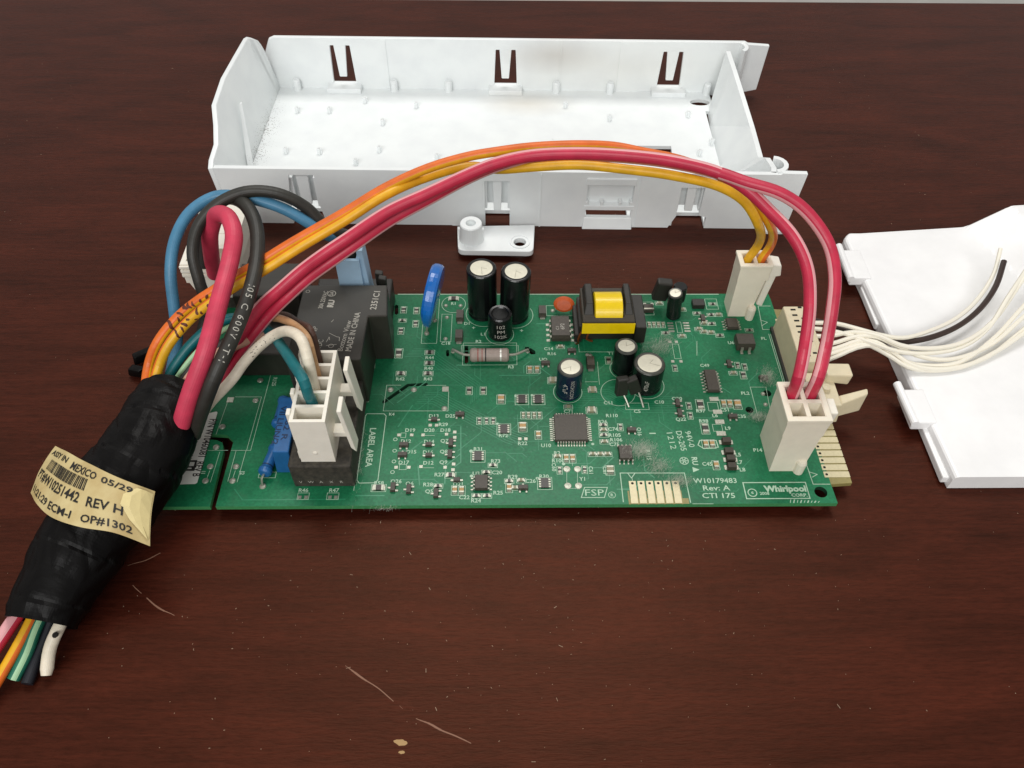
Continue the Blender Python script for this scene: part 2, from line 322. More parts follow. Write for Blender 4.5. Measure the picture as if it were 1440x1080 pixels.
def tag(o, label=None, cat=None, group=None, kind=None):
    if label: o['label'] = label
    if cat: o['category'] = cat
    if group: o['group'] = group
    if kind: o['kind'] = kind
    return o
def empty(name, loc, parent=None):
    o = bpy.data.objects.new(name, None); COL.objects.link(o); o.empty_display_size = .5
    po = Vector(parent['_o']) if parent is not None else Vector((0, 0, 0)); o.location = (Vector(loc)-po)*U; o['_o'] = list(loc)
    if parent is not None: o.parent = parent
    return o
def put(src, loc, rot=0., parent=None):        # a copy of a part (and of its own parts) sharing mesh data
    c = src.copy(); COL.objects.link(c); c.parent = parent
    po = Vector(parent['_o']); c.location = (Vector(loc)-po)*U; c.rotation_euler = (0, 0, math.radians(rot))
    for ch in list(src.children):
        d = ch.copy(); COL.objects.link(d); d.parent = c
    return c

# ------------------------------------------------------------------ setting: table and what is beyond it
mb = MB(); mb.prism([(-640, -420), (820, -420), (820, 311.4), (-640, 325.6)], -28, 0); top = tag(mb.build('tabletop', 'wood', bevel=1.0), kind='structure')
MB().box(-1800, 2000, -900, 2600, -742, -740).build('floor', 'floor', kind='structure')

for pts in ([(56.36,-43.47,0), (61,-46.58,0), (66.67,-50.16,0), (71.73,-54.18,0)], [(71.73,-54.18,0), (74.14,-56.24,0), (79.09,-58.45,0), (83.81,-60.64,0), (89.32,-62.96,0)], [(-2.47,-21.64,-0), (1.44,-24.75,0), (5.89,-28.01,0), (10.81,-30.42,0)], [(-5.52,-15.72,0), (-1.08,-14.24,0), (2.24,-12.09,0)]):
    mb = MB(); P, F = path_frames(pts, 1.); n = len(P)
    for i in range(n-1):
        nz = noise.noise((i*.35, len(pts)*3.1, P[0].x))
        if nz < -.3: continue
        wv = (.2*math.sin(math.pi*(i+.5)/n)+.1)*(1+1.1*nz); j1 = Vector((0, .22*noise.noise((i*.3, 2, P[0].y)), 0)); j2 = Vector((0, .22*noise.noise(((i+1)*.3, 2, P[0].y)), 0)); mb.ribbon([P[i]+j1, P[i+1]+j2], wv, .05)
    mb.build('scratch', 'scratch', top, origin=(0, 0, 0))
def blob(c, rx, ry, rot, z0, h, nm, mt, par):
    mb = MB(); T = Matrix.Rotation(math.radians(rot), 3, 'Z') @ Matrix.Diagonal((rx, ry, 1))
    mb.lathe([(1, 0), (.8, h*.7), (0, h)], (0, 0, 0), 18)
    mb.v = [T @ Vector((v.x*(1+.3*noise.noise((v.x*1.7, v.y*1.7, c[0]))), v.y*(1+.45*noise.noise((v.x*2, v.y*2, 5+c[0]))), v.z))+Vector((c[0], c[1], z0)) for v in mb.v]; return mb.build(nm, mt, par, origin=(0, 0, 0))
blob((72.73,-62.66,0), 1.6, .75, -12, .02, .05, 'chipped_spot', 'chipm', top); blob((73.07,-64.91,0), .75, .4, 0, .02, .05, 'chipped_spot', 'chipm', top)
mb = MB()
for i in range(620):
    x = random.uniform(-140, 340); y = random.uniform(-110, 270)
    if random.random() < .5: x = random.gauss(95, 70); y = random.gauss(-25, 32)
    a = random.uniform(0, 6.3); l = random.choice((.06, .08, .1, .1, .13, .2)) if random.random() < .96 else random.uniform(.35, .6); w = random.uniform(.05, .09)
    c, s_ = math.cos(a), math.sin(a)
    mb.add([(x-c*l-s_*w, y-s_*l+c*w, .05), (x-c*l+s_*w, y-s_*l-c*w, .05), (x+c*l+s_*w, y+s_*l-c*w, .06), (x+c*l-s_*w, y+s_*l+c*w, .06), (x, y, .2)], [(0, 1, 4), (1, 2, 4), (2, 3, 4), (3, 0, 4)])
tag(mb.build('table_dust', 'speck'), 'pale specks of dust and crumbs scattered over the dark tabletop', 'dust', kind='stuff')

# ------------------------------------------------------------------ white tray standing behind the board
tray = empty('plastic_tray', (0, 0, 0)); tag(tray, 'empty white plastic enclosure tray with slotted walls, lying behind the circuit board', 'tray')
tray.location = (0, 13.1, 0); tray.rotation_euler = (0, 0, math.radians(-1.2))
_t = math.radians(1.2)
def LC(p): x, y = p[0], p[1]-131; return (math.cos(_t)*x-math.sin(_t)*y, math.sin(_t)*x+math.cos(_t)*y, p[2])
XZ = lambda y: Matrix(((1, 0, 0, 0), (0, 0, -1, y), (0, 1, 0, 0), (0, 0, 0, 1)))     # a prism drawn in x,z and grown along -y from y
def ruled(mb, bot, topp, th):
    bot = [Vector(p) for p in bot]; topp = [Vector(p) for p in topp]; n = len(bot); vs = []
    for L_ in (bot, topp):
        for i in range(n):
            d = L_[min(i+1, n-1)]-L_[max(i-1, 0)]; d.z = 0; d.normalize(); q = Vector((d.y, -d.x, 0))*th
            vs += [L_[i], L_[i]+q]
    fs = []
    N = 2*n
    for i in range(n-1):
        a, b = 2*i, 2*i+2
        fs += [(a, a+N, b+N, b), (a+1, b+1, b+1+N, a+1+N), (a+N, a+1+N, b+1+N, b+N), (a, b, b+1, a+1)]
    fs += [(0, 1, 1+N, N), (N-2, 2*N-2, 2*N-1, N-1)]
    mb.add(vs, fs)
# floor with keyhole, slit and window hole
kx, ky = LC((187.38,213.69,2))[:2]
hole = [(kx+3.6*math.cos(a)*1.25, ky+2.6*math.sin(a)) for a in [i*math.pi/8 for i in range(16)]]
slit = [(187.2, 79.5), (189.9, 79.5), (190.6, 38.6), (187.4, 38.2)]
win = [(131, 46.5), (168.4, 46.7), (168.6, 52.0), (131, 51.8)]
mb = MB(); mb.prism([(-7, .9), (16.6, .9), (16.6, 7), (29, 7), (29, .9), (90.6, .9), (90.6, 7), (100.4, 7), (100.4, .9), (163, .9), (163, 7), (175.4, 7), (175.4, .9), (191, .9), (191, 96), (-7, 96)], .4, 2, [hole, slit, win, [(130, 3), (146, 3), (146, 14), (130, 14)]])
for (r0, cx) in ((16, 102),): mb.ring((cx, 56), r0, .35, 2.02, n=40)
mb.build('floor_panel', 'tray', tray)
def clip_hole(x, zt=22.6, zb=4.6): return [(x-5.0, zb), (x+5.3, zb), (x+4.6, zt), (x-4.2, zt)]
BX = (23.3, 97.0, 171.6)
mb = MB(); mb.prism([(-9.6, .3), (199, .3), (212.5, 3.5), (213.5, 24.6), (204, 25.2), (202.5, 26.0), (-5.0, 26.0), (-7.4, 25), (-10.2, 19)], 0, 1.9, [clip_hole(x, 22.4 if i == 0 else 21.2) for i, x in enumerate(BX)], T=XZ(97.2))
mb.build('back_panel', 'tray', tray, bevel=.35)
for i, x in enumerate(BX):
    zt = 22.4 if i == 0 else 21.2
    mb = MB(); mb.hexa([(x-1.6, 94.2, 8.2), (x+1.7, 94.2, 8.2), (x+1.7, 95.6, 8.2), (x-1.6, 95.6, 8.2), (x-2.6, 95.4, zt+.4), (x+2.8, 95.4, zt+.4), (x+2.8, 97, zt+.4), (x-2.6, 97, zt+.4)])
    mb.build('snap_tongue', 'tray', tray, bevel=.3)
    MB().box(x-7.6, x+7.8, 90.4, 95.5, 1.8, 4.3).build('snap_ledge', 'tray', tray, bevel=.35)
for x0, x1 in ((35, 44), (148, 158), (121.5, 122.3)):
    MB().box(x0, x1, 94.9, 95.4, 2, 25.4).build('stiffening_rib', 'tray', tray)
# front wall, notched from below for the three clips, with a window
out = [(-7.6, 0), (16.4, 0), (16.4, 6.5), (18.6, 22.4), (28, 22.4), (28, 8), (29.2, 0), (90.8, 0), (90.8, 20.8), (100.2, 20.8), (100.2, 0), (161.5, 0), (164, 5.6), (164, 18.8), (172.8, 18.8), (172.8, 6), (175.6, 5.2), (175.6, 0), (195.6, 0), (196.5, 3), (207.5, 4.6), (209, 25.4), (200, 25.6), (199.4, 25), (-8.4, 25)]
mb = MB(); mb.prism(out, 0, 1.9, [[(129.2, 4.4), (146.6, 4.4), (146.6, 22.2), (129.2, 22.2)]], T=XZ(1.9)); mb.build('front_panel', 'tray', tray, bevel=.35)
for x, z0, w in ((23, 8.5, 4.6), (95.5, 6.5, 3.6), (168.4, 7.5, 3.8)):
    mb = MB(); mb.hexa([(x-w/2+.4, .8, z0), (x+w/2-.4, .8, z0), (x+w/2-.4, 2.4, z0), (x-w/2+.4, 2.4, z0), (x-w/2, 1.6, 22), (x+w/2, 1.6, 22), (x+w/2, 3.0, 22), (x-w/2, 3.0, 22)]); mb.build('snap_tongue', 'tray', tray, bevel=.25)
    mb = MB()
    for sx in (-1, 1):
        xa = x+sx*4.7; mb.hexa([(xa-.8, 1.8, 7), (xa+.8, 1.8, 7), (xa+.8, 5.2, 7), (xa-.8, 5.2, 7), (xa-.8, 1.8, 20), (xa+.8, 1.8, 20), (xa+.8, 5.2, 20), (xa-.8, 5.2, 20)])
    mb.box(x-5.4, x+5.4, 4.6, 5.6, 7.5, 21.5); mb.build('snap_pocket', 'tray', tray)
mb = MB(); mb.box(127.8, 148, 2.6, 4.2, 9.5, 21.8); mb.build('window_back', 'tray', tray)
MB().box(128.6, 147.2, -.5, 2.2, 19.6, 22.6).build('window_bar', 'tray', tray, bevel=.3)
mb = MB(); mb.box(128.4, 147.4, -.3, 2.8, 8.2, 10.2)
for x in (128.8, 134.5, 141.4, 145.6): mb.box(x, x+1.1, -.1, 2.4, 10.1, 11.9)
mb.build('window_ledge', 'tray', tray, bevel=.2)
MB().hexa([(128.2, -1.6, 0), (147.4, -1.6, 0), (147.4, .2, 0), (128.2, .2, 0), (128.8, -.2, 4.6), (146.9, -.2, 4.6), (146.9, 1.7, 4.6), (128.8, 1.7, 4.6)]).build('window_bar', 'tray', tray, bevel=.25)
MB().box(111.5, 112.0, -.35, .2, 0, 24.2).build('stiffening_rib', 'tray', tray); MB().box(148.5, 160.8, -.45, .2, .5, 24.3).build('stiffening_rib', 'tray', tray); MB().box(78, 90, -.3, .2, 0, 24.4).build('stiffening_rib', 'tray', tray)
# curved left wall, higher towards the back with a v notch at the corner
rim = [LC(p) for p in ((-10.15,130.67,25.2), (-10.73,135.09,25.8), (-10.1,142.5,27.5), (-11.51,151.27,30), (-13.97,161.68,32), (-14.08,179.59,33), (-12.77,196.2,33), (-12.12,213.45,32), (-11.53,215.96,31.5), (-9.91,216.33,31), (-9.2,218.08,29), (-9.07,220.18,26), (-9.08,222.53,22.5))]
ys = [0, 9, 18, 28, 40, 56, 72, 88, 90.5, 92.5, 94, 95.5, 96.5]
mb = MB(); ruled(mb, [(-8.6, y, 0) for y in ys], rim, 1.9); mb.build('side_panel', 'tray', tray, bevel=.3, sharp=50, flat=False)
mb = MB(); mb.hexa([(-7, 28, 2), (-4.8, 30, 2), (-5.2, 31, 2), (-7.2, 29, 2), (-9.5, 46, 23), (-8.8, 47, 23), (-9, 48, 23), (-9.6, 47, 23)]); mb.build('stiffening_rib', 'tray', tray)
# right wall: vertical ends, a lower bent middle, round posts at both corners
fb = [(196.8, 96), (190.4, 80), (189.9, 70), (189.4, 38.4), (190.4, 30), (196.8, 6), (197.6, 1.8)]
rt_ = [LC(p) for p in ((196.96,216.36,25), (197.12,201.75,24.5), (199.37,168.32,18.5), (198.72,148.04,18), (198.04,138.85,24), (198.51,131.16,25), (197.84,128.11,25))]
mb = MB(); ruled(mb, [(x, y, .5) for x, y in fb][::-1], rt_[::-1], -1.9); mb.build('side_panel', 'tray', tray, sharp=4)
for (cx, cy, a0) in ((198.4, 92.6, -60), (198.0, 6.0, -90)):
    mb = MB(); pts = [(cx+3.4*math.cos(math.radians(a0+i*22)), cy+3.4*math.sin(math.radians(a0+i*22))) for i in range(9)]
    ruled(mb, [(x, y, .6) for x, y in pts], [(x, y, 25.6) for x, y in pts], 1.7); mb.build('corner_post', 'tray', tray, sharp=50)
mb = MB(); mb.box(198.5, 206, -3.4, .4, -0.0, 1.6); mb.build('foot', 'tray', tray, bevel=.4)
# mounting ear with boss and screw hole
e0, e1, e2, e3 = [LC(p)[:2] for p in ((80.91,109.88,4), (108.78,109.01,4), (109.74,124.59,4), (80.19,123.81,4))]
hc = LC((103.87,114.65,4))[:2]
def rnd(poly, r, n=4):
    o = []; k = len(poly)
    for i in range(k):
        p, a, b = Vector(poly[i]), Vector(poly[i-1]), Vector(poly[(i+1) % k]); u = (a-p).normalized(); v = (b-p).normalized()
        for j in range(n+1):
            t = j/n; o.append(tuple((p+u*r)*(1-t)**2+p*2*t*(1-t)+(p+v*r)*t*t))
    return o
ear = [e3]+[q for q in rnd([e3, e0, e1, e2], 2.4)[5:15]]+[e2]
mb = MB(); mb.prism(ear, 1.6, 4.0, [[(hc[0]+2.3*math.cos(i*.393), hc[1]+2.3*math.sin(i*.393)) for i in range(16)]]); mb.build('mounting_ear', 'tray', tray, bevel=.3)
mb = MB(); mb.lathe([(3.9, 0), (3.9, .35), (3.3, .35), (3.3, 0)], (hc[0], hc[1], 4.0), 20); mb.build('hole_rim', 'tray', tray)
bc = LC((85.76,116.32,4))[:2]
MB().lathe([(4.6, 0), (4.1, 7.2), (3.8, 7.6), (1.9, 7.6), (1.9, 5.2), (0, 5.2)], (bc[0], bc[1], 4.0), 28).build('screw_boss', 'tray', tray)
for sx in (-1, 1): MB().box(bc[0]+sx*4.2-.5, bc[0]+sx*4.2+.5, bc[1]-.6, bc[1]+.6, 4.0, 9).build('stiffening_rib', 'tray', tray)
# moulded pegs
mb = MB(); mb.box(-1.0, 1.0, -.4, .4, 0, 2.6); mb.box(-.4, .4, -1.0, 1.0, 0, 2.6); mb.lathe([(.75, 0), (.7, 2.5), (0, 2.7)], n=10)
peg0 = None
for q in ((6.48,205.45,2), (20.71,205.45,2), (35.68,213.61,2), (59.09,209.51,2), (45.32,195.86,2), (6.56,174.53,2), (20.68,174.01,2), (45.66,175.53,2), (70.26,169.9,2), (36.78,166.42,2), (125.98,209.54,2), (144.99,199.21,2), (180.14,202.05,2), (180.62,172.86,2), (187.05,180.66,2)):
    p = LC(q)
    if peg0 is None: peg0 = mb.build('peg', 'tray', tray, sharp=30); peg0.location = Vector(p)*U
    else: put(peg0, p, 0, tray)
mb = MB(); mb.lathe([(1.7, 0), (1.7, 4.6), (1.2, 5.2), (0, 5.2)], n=12); st0 = None
for q in ((3.63,225.64,2), (48.07,225.68,2), (73,225.7,2), (122.39,224.52,2), (147.09,224.54,2), (191.52,225.19,2)):
    p = LC(q); p = (p[0], 93.6, 2)
    if st0 is None: st0 = mb.build('support_post', 'tray', tray); st0.location = Vector(p)*U
    else: put(st0, p, 0, tray)

# ------------------------------------------------------------------ white cover lying on the right
lid = empty('plastic_cover', (228, 8, 0)); tag(lid, 'flat white plastic cover with hinge tabs, lying right of the circuit board', 'cover')
A, B, C_, D_ = (225.16,111.96,6), (231.62,117.87,6), (265.57,120.92,6), (228.26,7.67,6)
ZB = 6.0
cr = ((277.19,120.53,13), (276.82,101.58,13), (274.46,86.97,13), (277.01,81.23,13))
def plate_h(x, y):
    # height of the cover above the table: flat sheet with a ramp up to a raised plateau in the far right corner
    d1 = (x-(278.0+(128-y)*.29))/14.0+.0; d2 = (y-78.0-max(0, (x-300))*-.3)/14.0
    t = max(0., min(1., min(d1+.5, d2*.8+.5))); return ZB+9*t
NX, NY = 120, 100; vs = []; fs = []
def edge_left(y):
    t = (y-D_[1])/(A[1]-D_[1]); x = D_[0]+(A[0]-D_[0])*t
    r = 5.0; dy = max(0, y-(B[1]-r)); return x+(r-math.sqrt(max(0, r*r-dy*dy)) if dy > 0 else 0)
def edge_back(x): return B[1]+(max(0., x-B[0]))*(C_[1]-B[1])/(C_[0]-B[0])
for j in range(NY+1):
    for i in range(NX+1):
        v = j/NY; y = D_[1]+(B[1]-D_[1])*v; xl = edge_left(y); x = xl+(372-xl)*(i/NX)**1.25
        y2 = D_[1]+(edge_back(x)-D_[1])*v; h = plate_h(x, y2)
        e = min(x-xl, edge_back(x)-y2, 1.6); e = max(0, e)
        h -= (1.6-math.sqrt(max(0, 1.6**2-(1.6-e)**2)))*1.0 if e < 1.6 else 0
        vs.append((x, y2, h))
for j in range(NY):
    for i in range(NX): a = j*(NX+1)+i; fs.append((a, a+1, a+NX+2, a+NX+1))
mb = MB(); mb.add(vs, fs); n0 = len(vs)
per = [i for i in range(NX+1)]+[j*(NX+1)+NX for j in range(1, NY+1)]+[NY*(NX+1)+i for i in range(NX-1, -1, -1)]+[j*(NX+1) for j in range(NY-1, 0, -1)]
base = [(vs[i][0], vs[i][1], .2 if vs[i][2] < 7.5 else .2) for i in per]; k = len(per)
o = len(mb.v); mb.v += [Vector(b) for b in base]
for q in range(k):
    r_ = (q+1) % k; mb.f.append((o+q, o+r_, per[r_], per[q])); mb.m.append(0)
mb.f.append(tuple(o+q for q in range(k-1, -1, -1))); mb.m.append(0)
mb.build('cover_sheet', 'lid', lid, sharp=40)
for (p0, p1, w) in (((221.4,109.2,8), (221.09,91.16,8), 5.2), ((222.22,42.74,8), (222.77,26.65,8), 5.2)):
    a, b = Vector(p0), Vector(p1); d = (b-a).normalized()
    mb = MB(); mb.tube([(a.x, a.y, 6.4), ((a.x+b.x)/2, (a.y+b.y)/2, 6.4), (b.x, b.y, 6.4)], 1.25, 12); mb.build('hinge_barrel', 'lid', lid)
    mb = MB(); mb.box(min(a.x, b.x)+.2, min(a.x, b.x)+w+2.4, b.y+.4, a.y-2.4, 3.0, 6.6); mb.build('hinge_tab', 'lid', lid, bevel=.5)
nt = Vector((228.43,80.95,5)); MB().box(nt.x-3, nt.x+2.4, nt.y-9, nt.y+10, .6, 3.2).build('edge_step', 'lid', lid, bevel=.4)
MB().box(D_[0]-1.8, D_[0]+1.2, D_[1]+1.6, D_[1]+26, .6, 3.4).build('edge_step', 'lid', lid, bevel=.4)

# ------------------------------------------------------------------ the circuit board
pcb = empty('circuit_board', (0, 0, 0)); tag(pcb, 'green printed circuit board crowded with electronic parts, lying raised on the dark tabletop', 'circuit board')
Z = 4.6; ZS = Z+.05
BW = 191.7
def circ(c, r, n=18, ry=None): return [(c[0]+r*math.cos(2*math.pi*i/n), c[1]+(ry or r)*math.sin(2*math.pi*i/n)) for i in range(n)]
def xy(*ps): return [p[:2] for p in ps]
def capsule_path(pts, w):
    l = []; r = []
    P = [Vector((p[0], p[1])) for p in pts]
    for i, p in enumerate(P):
        d = (P[min(i+1, len(P)-1)]-P[max(i-1, 0)]).normalized(); q = Vector((-d.y, d.x))*w/2; l.append(p+q); r.append(p-q)
    d0 = (P[1]-P[0]).normalized()*w/2; d1 = (P[-1]-P[-2]).normalized()*w/2
    return [tuple(v) for v in [P[0]-d0*.9]+r+[P[-1]+d1*.9]+l[::-1]]
outline = [(0, 0)]+xy((14.52,-0.15,4.6), (14.25,19.2,4.6), (13.25,22.2,4.6), (11.39,23.13,4.6), (8.98,23.41,4.6))+[(4.2, 23.7), (4.2, 25.4)]+xy((9.18,25.4,4.6), (13.94,25.11,4.6), (16.43,22.71,4.6), (16.12,-0.16,4.6))+[(BW+.8, 0), (BW+.5, 7.0), (BW-.6, 83), (190.8, 85.8), (.3, 85.8)]
outline[1] = (outline[1][0], 0); outline[11] = (outline[11][0], 0)
holes = [circ((188.6,3.72,4.6), 1.85), circ((173.95,33.85,4.6), 1.25), capsule_path(xy((60.07,37.53,4.6), (67.22,44.44,4.6), (73.07,44.76,4.6)), 1.2),
         capsule_path(xy((60.63,80.22,4.6), (60.93,76.42,4.6)), 1.3), capsule_path(xy((85.32,61.08,4.6), (85.5,53.86,4.6)), 1.2), capsule_path(xy((105.32,60.04,4.6), (107.38,58.13,4.6)), 2.0), capsule_path(xy((79.16,59.2,4.6), (79.25,57,4.6)), 1.0), circ((180.93,40.51,4.6), 1.3)]
mb = MB(); mb.prism(outline, 3.0, Z, holes, 0, 1, hside=2); mb.build('substrate', ['mask', 'mask_edge', 'slot'], pcb)
mb = MB(); mb.prism(xy((192.21,6.36,4.6), (198.56,6.81,4.6))+[(197.2, 77.6), (190.8, 78.2)], 3.0, Z-.01, [], 0, 0); mb.build('edge_tab', 'fr4', pcb, bevel=.12)
mb = MB(); mb.rect(*[(v) for v in ((133.48,2.15,4.6)[0], (150.16,2.05,4.6)[0])], .05, 1.9, Z+.02)
for i in range(7): mb.box(133.2+2.5*i-.25, 133.2+2.5*i+.25, -.02, 4.5, Z-.1, Z+.021)
mb.build('bare_strip', 'fr4', pcb)
g = MB(); g.box(-1, 1, 0, 7.5, 0, .12); g.disc((0, 6.7), .42, .125, 1, 10); gf = None
g2 = None
for i in range(6):
    p = (134.64+2.5*i, .25, Z+.02)
    if gf is None: gf = g.build('gold_contact', ['gold', 'hole'], pcb); gf.location = Vector(p)*U
    else: put(gf, p, 0, pcb)
for i in range(26):
    p = (198.5-.02*i, 9.7+2.5*i, Z+.02)
    if i not in (24, 25) and i > 7: continue
    put(gf, p, 90, pcb)

# --- copper seen through the mask: ribbons a hair above the board
mb = MB()
def trace(pts, w=.28): mb.ribbon(pts, w, Z+.02)
for k in range(7):   # the fan of diagonal tracks between centre and lower middle
    d = k*.95
    o_ = k*.85; trace([(70+o_*.55, 37+o_*.83), (75+o_*.55, 37+o_*.83), (98+o_*.55, 21.8+o_*.83), (100+o_, 21+o_*.6)], .17)
for k in range(6): o_ = k*.9; trace([(68-o_*.6, 60-o_*.75), (73-o_*.6, 60-o_*.75), (90-o_*.6, 45-o_*.75), (90-o_*.6, 40-o_*.75)], .17)
for k in range(8): trace([(120+k*.2, 36+k*.9), (131, 36+k*.9), (135, 33+k*.9), (152, 33+k*.9)], .16)
for q in (((20.3,5.72,4.6), (23.25,2.13,4.6), (29.1,2.1,4.6), (52.25,2.19,4.6)), ((55.15,3.35,4.6), (63.26,3.3,4.6)), ((72.36,13.26,4.6), (73.17,6.84,4.6)), ((84.43,27.81,4.6), (84.82,14.7,4.6), (83.2,13.2,4.6)), ((69.14,36.2,4.6), (65.37,27.91,4.6))): trace(q, .35)
rs = random.Random(3)
for i in range(95):
    x, y = rs.uniform(62, 180), rs.uniform(4, 82); a = rs.choice((0, 0, 90, 45, 135)); l = rs.uniform(3, 13); c, s_ = math.cos(math.radians(a)), math.sin(math.radians(a)); l2 = rs.uniform(1, 6); b = math.radians(a+rs.choice((45, -45)))
    p1 = (x+c*l, y+s_*l); p2 = (p1[0]+l2*math.cos(b), p1[1]+l2*math.sin(b))
    if p2[0] < 187 and 2 < p2[1] < 83 and 2 < p1[1] < 83: trace([(x, y), p1, p2], rs.choice((.16, .2, .2, .35)))
mb.build('copper_tracks', 'trace', pcb, kind='stuff')
mb = MB()
for i in range(300):
    x, y = rs.uniform(60, 187), rs.uniform(4, 82); mb.disc((x, y), .26, Z+.03, 0, 8); mb.disc((x, y), .13, Z+.035, 1, 6)
mb.build('through_holes', ['trace', 'hole'], pcb, kind='stuff')

# --- print on the board
sk = MB(); LW = .145
def sbox(a, b, w=LW): sk.ribbon([(a[0], a[1]), (b[0], a[1]), (b[0], b[1]), (a[0], b[1])], w, ZS, closed=True)
def sline(*ps, w=LW, closed=False): sk.ribbon([(p[0], p[1]) for p in ps], w, ZS, closed=closed)
def st(t, c, h=1.15, rot=0, bold=0.02, **k): sk.text(t, c, h, ZS+.003, rot, 0, bold, **k)
sline((54.97,8.66,4.6), (54.98,32.08,4.6), (55.34,32.91,4.6), (60.59,32.88,4.6), (61.33,32.05,4.6), (61.03,8.62,4.6), (60.41,7.65,4.6), (55.7,7.56,4.6), closed=True, w=.22)
st('LABEL AREA', (57.81,20.25,4.6), 1.9, -90)
sline((54.45,5.03,4.6), (54.34,34.03,4.6)); sline((52.86,37.56,4.6), (55.41,37.55,4.6), (55.36,39.12,4.6)); sline((55.93,51.54,4.6), (55.69,56.48,4.6), (60.32,56.55,4.6)); 
sline((64.97,44.36,4.6), (60.44,44.38,4.6), (60.27,34,4.6), (80.29,33.89,4.6), (80.21,41.59,4.6)); sline((73.1,44.26,4.6), (79.2,44.23,4.6)); st('K4', (63.02,32.73,4.6), 1.1)
for t, p in (('R44', (73.43,56.08,4.6)), ('R40', (73.38,51.46,4.6)), ('R42', (64.55,46.97,4.6)), ('R43', (73.41,46.93,4.6)), ('D13', (75.99,31.97,4.6)), ('R29', (79.09,28.66,4.6)), ('D25', (81.13,31.94,4.6)), ('D19', (69.14,26.54,4.6)), ('D20', (74.97,26.51,4.6)), ('D18', (79.83,26.49,4.6)),
             ('Q7', (79.68,22.36,4.6)), ('D12', (68.15,22.42,4.6)), ('D14', (75.1,22.25,4.6)), ('D15', (70.02,18.5,4.6)), ('D16', (74.99,18.34,4.6)), ('Q8', (79.64,18.44,4.6)), ('D17', (68.09,14.68,4.6)), ('D12', (75.31,14.51,4.6)), ('Q9', (79.7,14.61,4.6)),
             ('R31', (89.77,19.42,4.6)), ('R27', (78.74,10.36,4.6)), ('R58', (61.44,7.52,4.6)), ('Q26', (66.33,7.98,4.6)), ('Q6', (70.28,7.23,4.6)), ('R28', (75.62,6.95,4.6)), ('Q5', (76.06,4.54,4.6)), ('D21', (84.23,7.02,4.6)), ('C22', (86.2,2.57,4.6)), ('R24', (89.56,1.48,4.6)), ('U3', (89.4,10.67,4.6)), ('C20', (95.51,11,4.6)), ('R73', (95.09,15.02,4.6)), ('R25', (95.83,4.05,4.6)),
             ('R29', (100.06,9.49,4.6)), ('C26', (105.2,7.99,4.6)), ('R30', (109.17,9.56,4.6)), ('R72', (97.43,24.38,4.6)), ('R22', (103.18,21.43,4.6)), ('U10', (110.2,20.61,4.6)), ('R2', (113.38,17.86,4.6)), ('R100', (113.57,15.04,4.6)), ('Y1', (120.19,8.63,4.6)), ('C71', (117.52,33.56,4.6)), ('R110', (130.94,31.82,4.6)), ('R26', (127.89,29.49,4.6)), ('C74', (130.8,26.61,4.6)), ('R105', (131.14,24.32,4.6)), ('R106', (131.41,22.59,4.6)), ('C75', (130.71,20.89,4.6)),
             ('C11', (130.16,36.88,4.6)), ('C5', (138.93,33.45,4.6)), ('C10', (146.24,37.08,4.6)), ('C14', (112.48,59.85,4.6)), ('R16', (113.45,57.63,4.6)), ('UO', (110.55,55.14,4.6)), ('R97', (158.73,33.48,4.6)), ('L6', (162.84,31.65,4.6)), ('C51', (166.1,33.87,4.6)), ('C35', (170.83,31.33,4.6)), ('R98', (158.98,29.59,4.6)), ('L9', (165.93,26.74,4.6)), ('L5', (167.23,16.91,4.6)), ('L7', (167.14,14.22,4.6)), ('L8', (167.48,11.57,4.6)), ('C45', (157.46,13.65,4.6)),
             ('R46', (40.09,5.24,4.6)), ('R47', (48.84,5.18,4.6)), ('C18', (78.44,62.4,4.6)), ('D1', (85.18,71.57,4.6)), ('L1', (90.67,66.57,4.6)), ('R2', (89.29,63.25,4.6)), ('R3', (99.95,51.94,4.6)), ('R1', (80.25,81.2,4.6)), ('T1', (132.66,57.7,4.6)), ('Q20', (151.99,38.34,4.6)), ('Q22', (152.06,30.18,4.6)), ('PL2', (173.94,40.54,4.6)), ('P14', (173.41,18.55,4.6)), ('PL', (184.75,64.21,4.6)), ('C49', (162.99,52.27,4.6)), ('U6', (173.41,62.31,4.6))):
    st(t, p, 1.3)
for t, p in (('R125', (24.61,45.98,4.6)), ('R121', (27.01,12.28,4.6)), ('J2', (21.21,11.32,4.6)), ('J1', (9.8,11.64,4.6)), ('K5', (1.38,39.39,4.6)), ('C60', (112.21,12.78,4.6)), ('C61', (123,11.71,4.6)), ('R115', (140.52,16.93,4.6)), ('C67', (127.15,11.44,4.6)), ('Q16', (138.62,25.62,4.6))): st(t, p, 1.25, -90)
sbox((67.93,25.48,4.6), (66.45,23.75,4.6)); sline((73.36,24.51,4.6), (76.58,24.49,4.6)); sline((73.85,12.75,4.6), (76.97,12.74,4.6)); sbox((66.89,13.93,4.6), (68.9,12.16,4.6))
sk.disc((87.77,18.65,4.6), .55, ZS, 0); sk.disc((88.07,9.81,4.6), .5, ZS, 0); sk.disc((115.08,13.89,4.6), .5, ZS, 0); sk.disc((107.22,8.88,4.6), .5, ZS, 0); sk.disc((101.29,39.75,4.6), .4, ZS, 0); sk.disc((106.44,40.01,4.6), .4, ZS, 0); sk.disc((95.6,28.84,4.6), .4, ZS, 0); sk.disc((124.21,21.05,4.6), .45, ZS, 0)
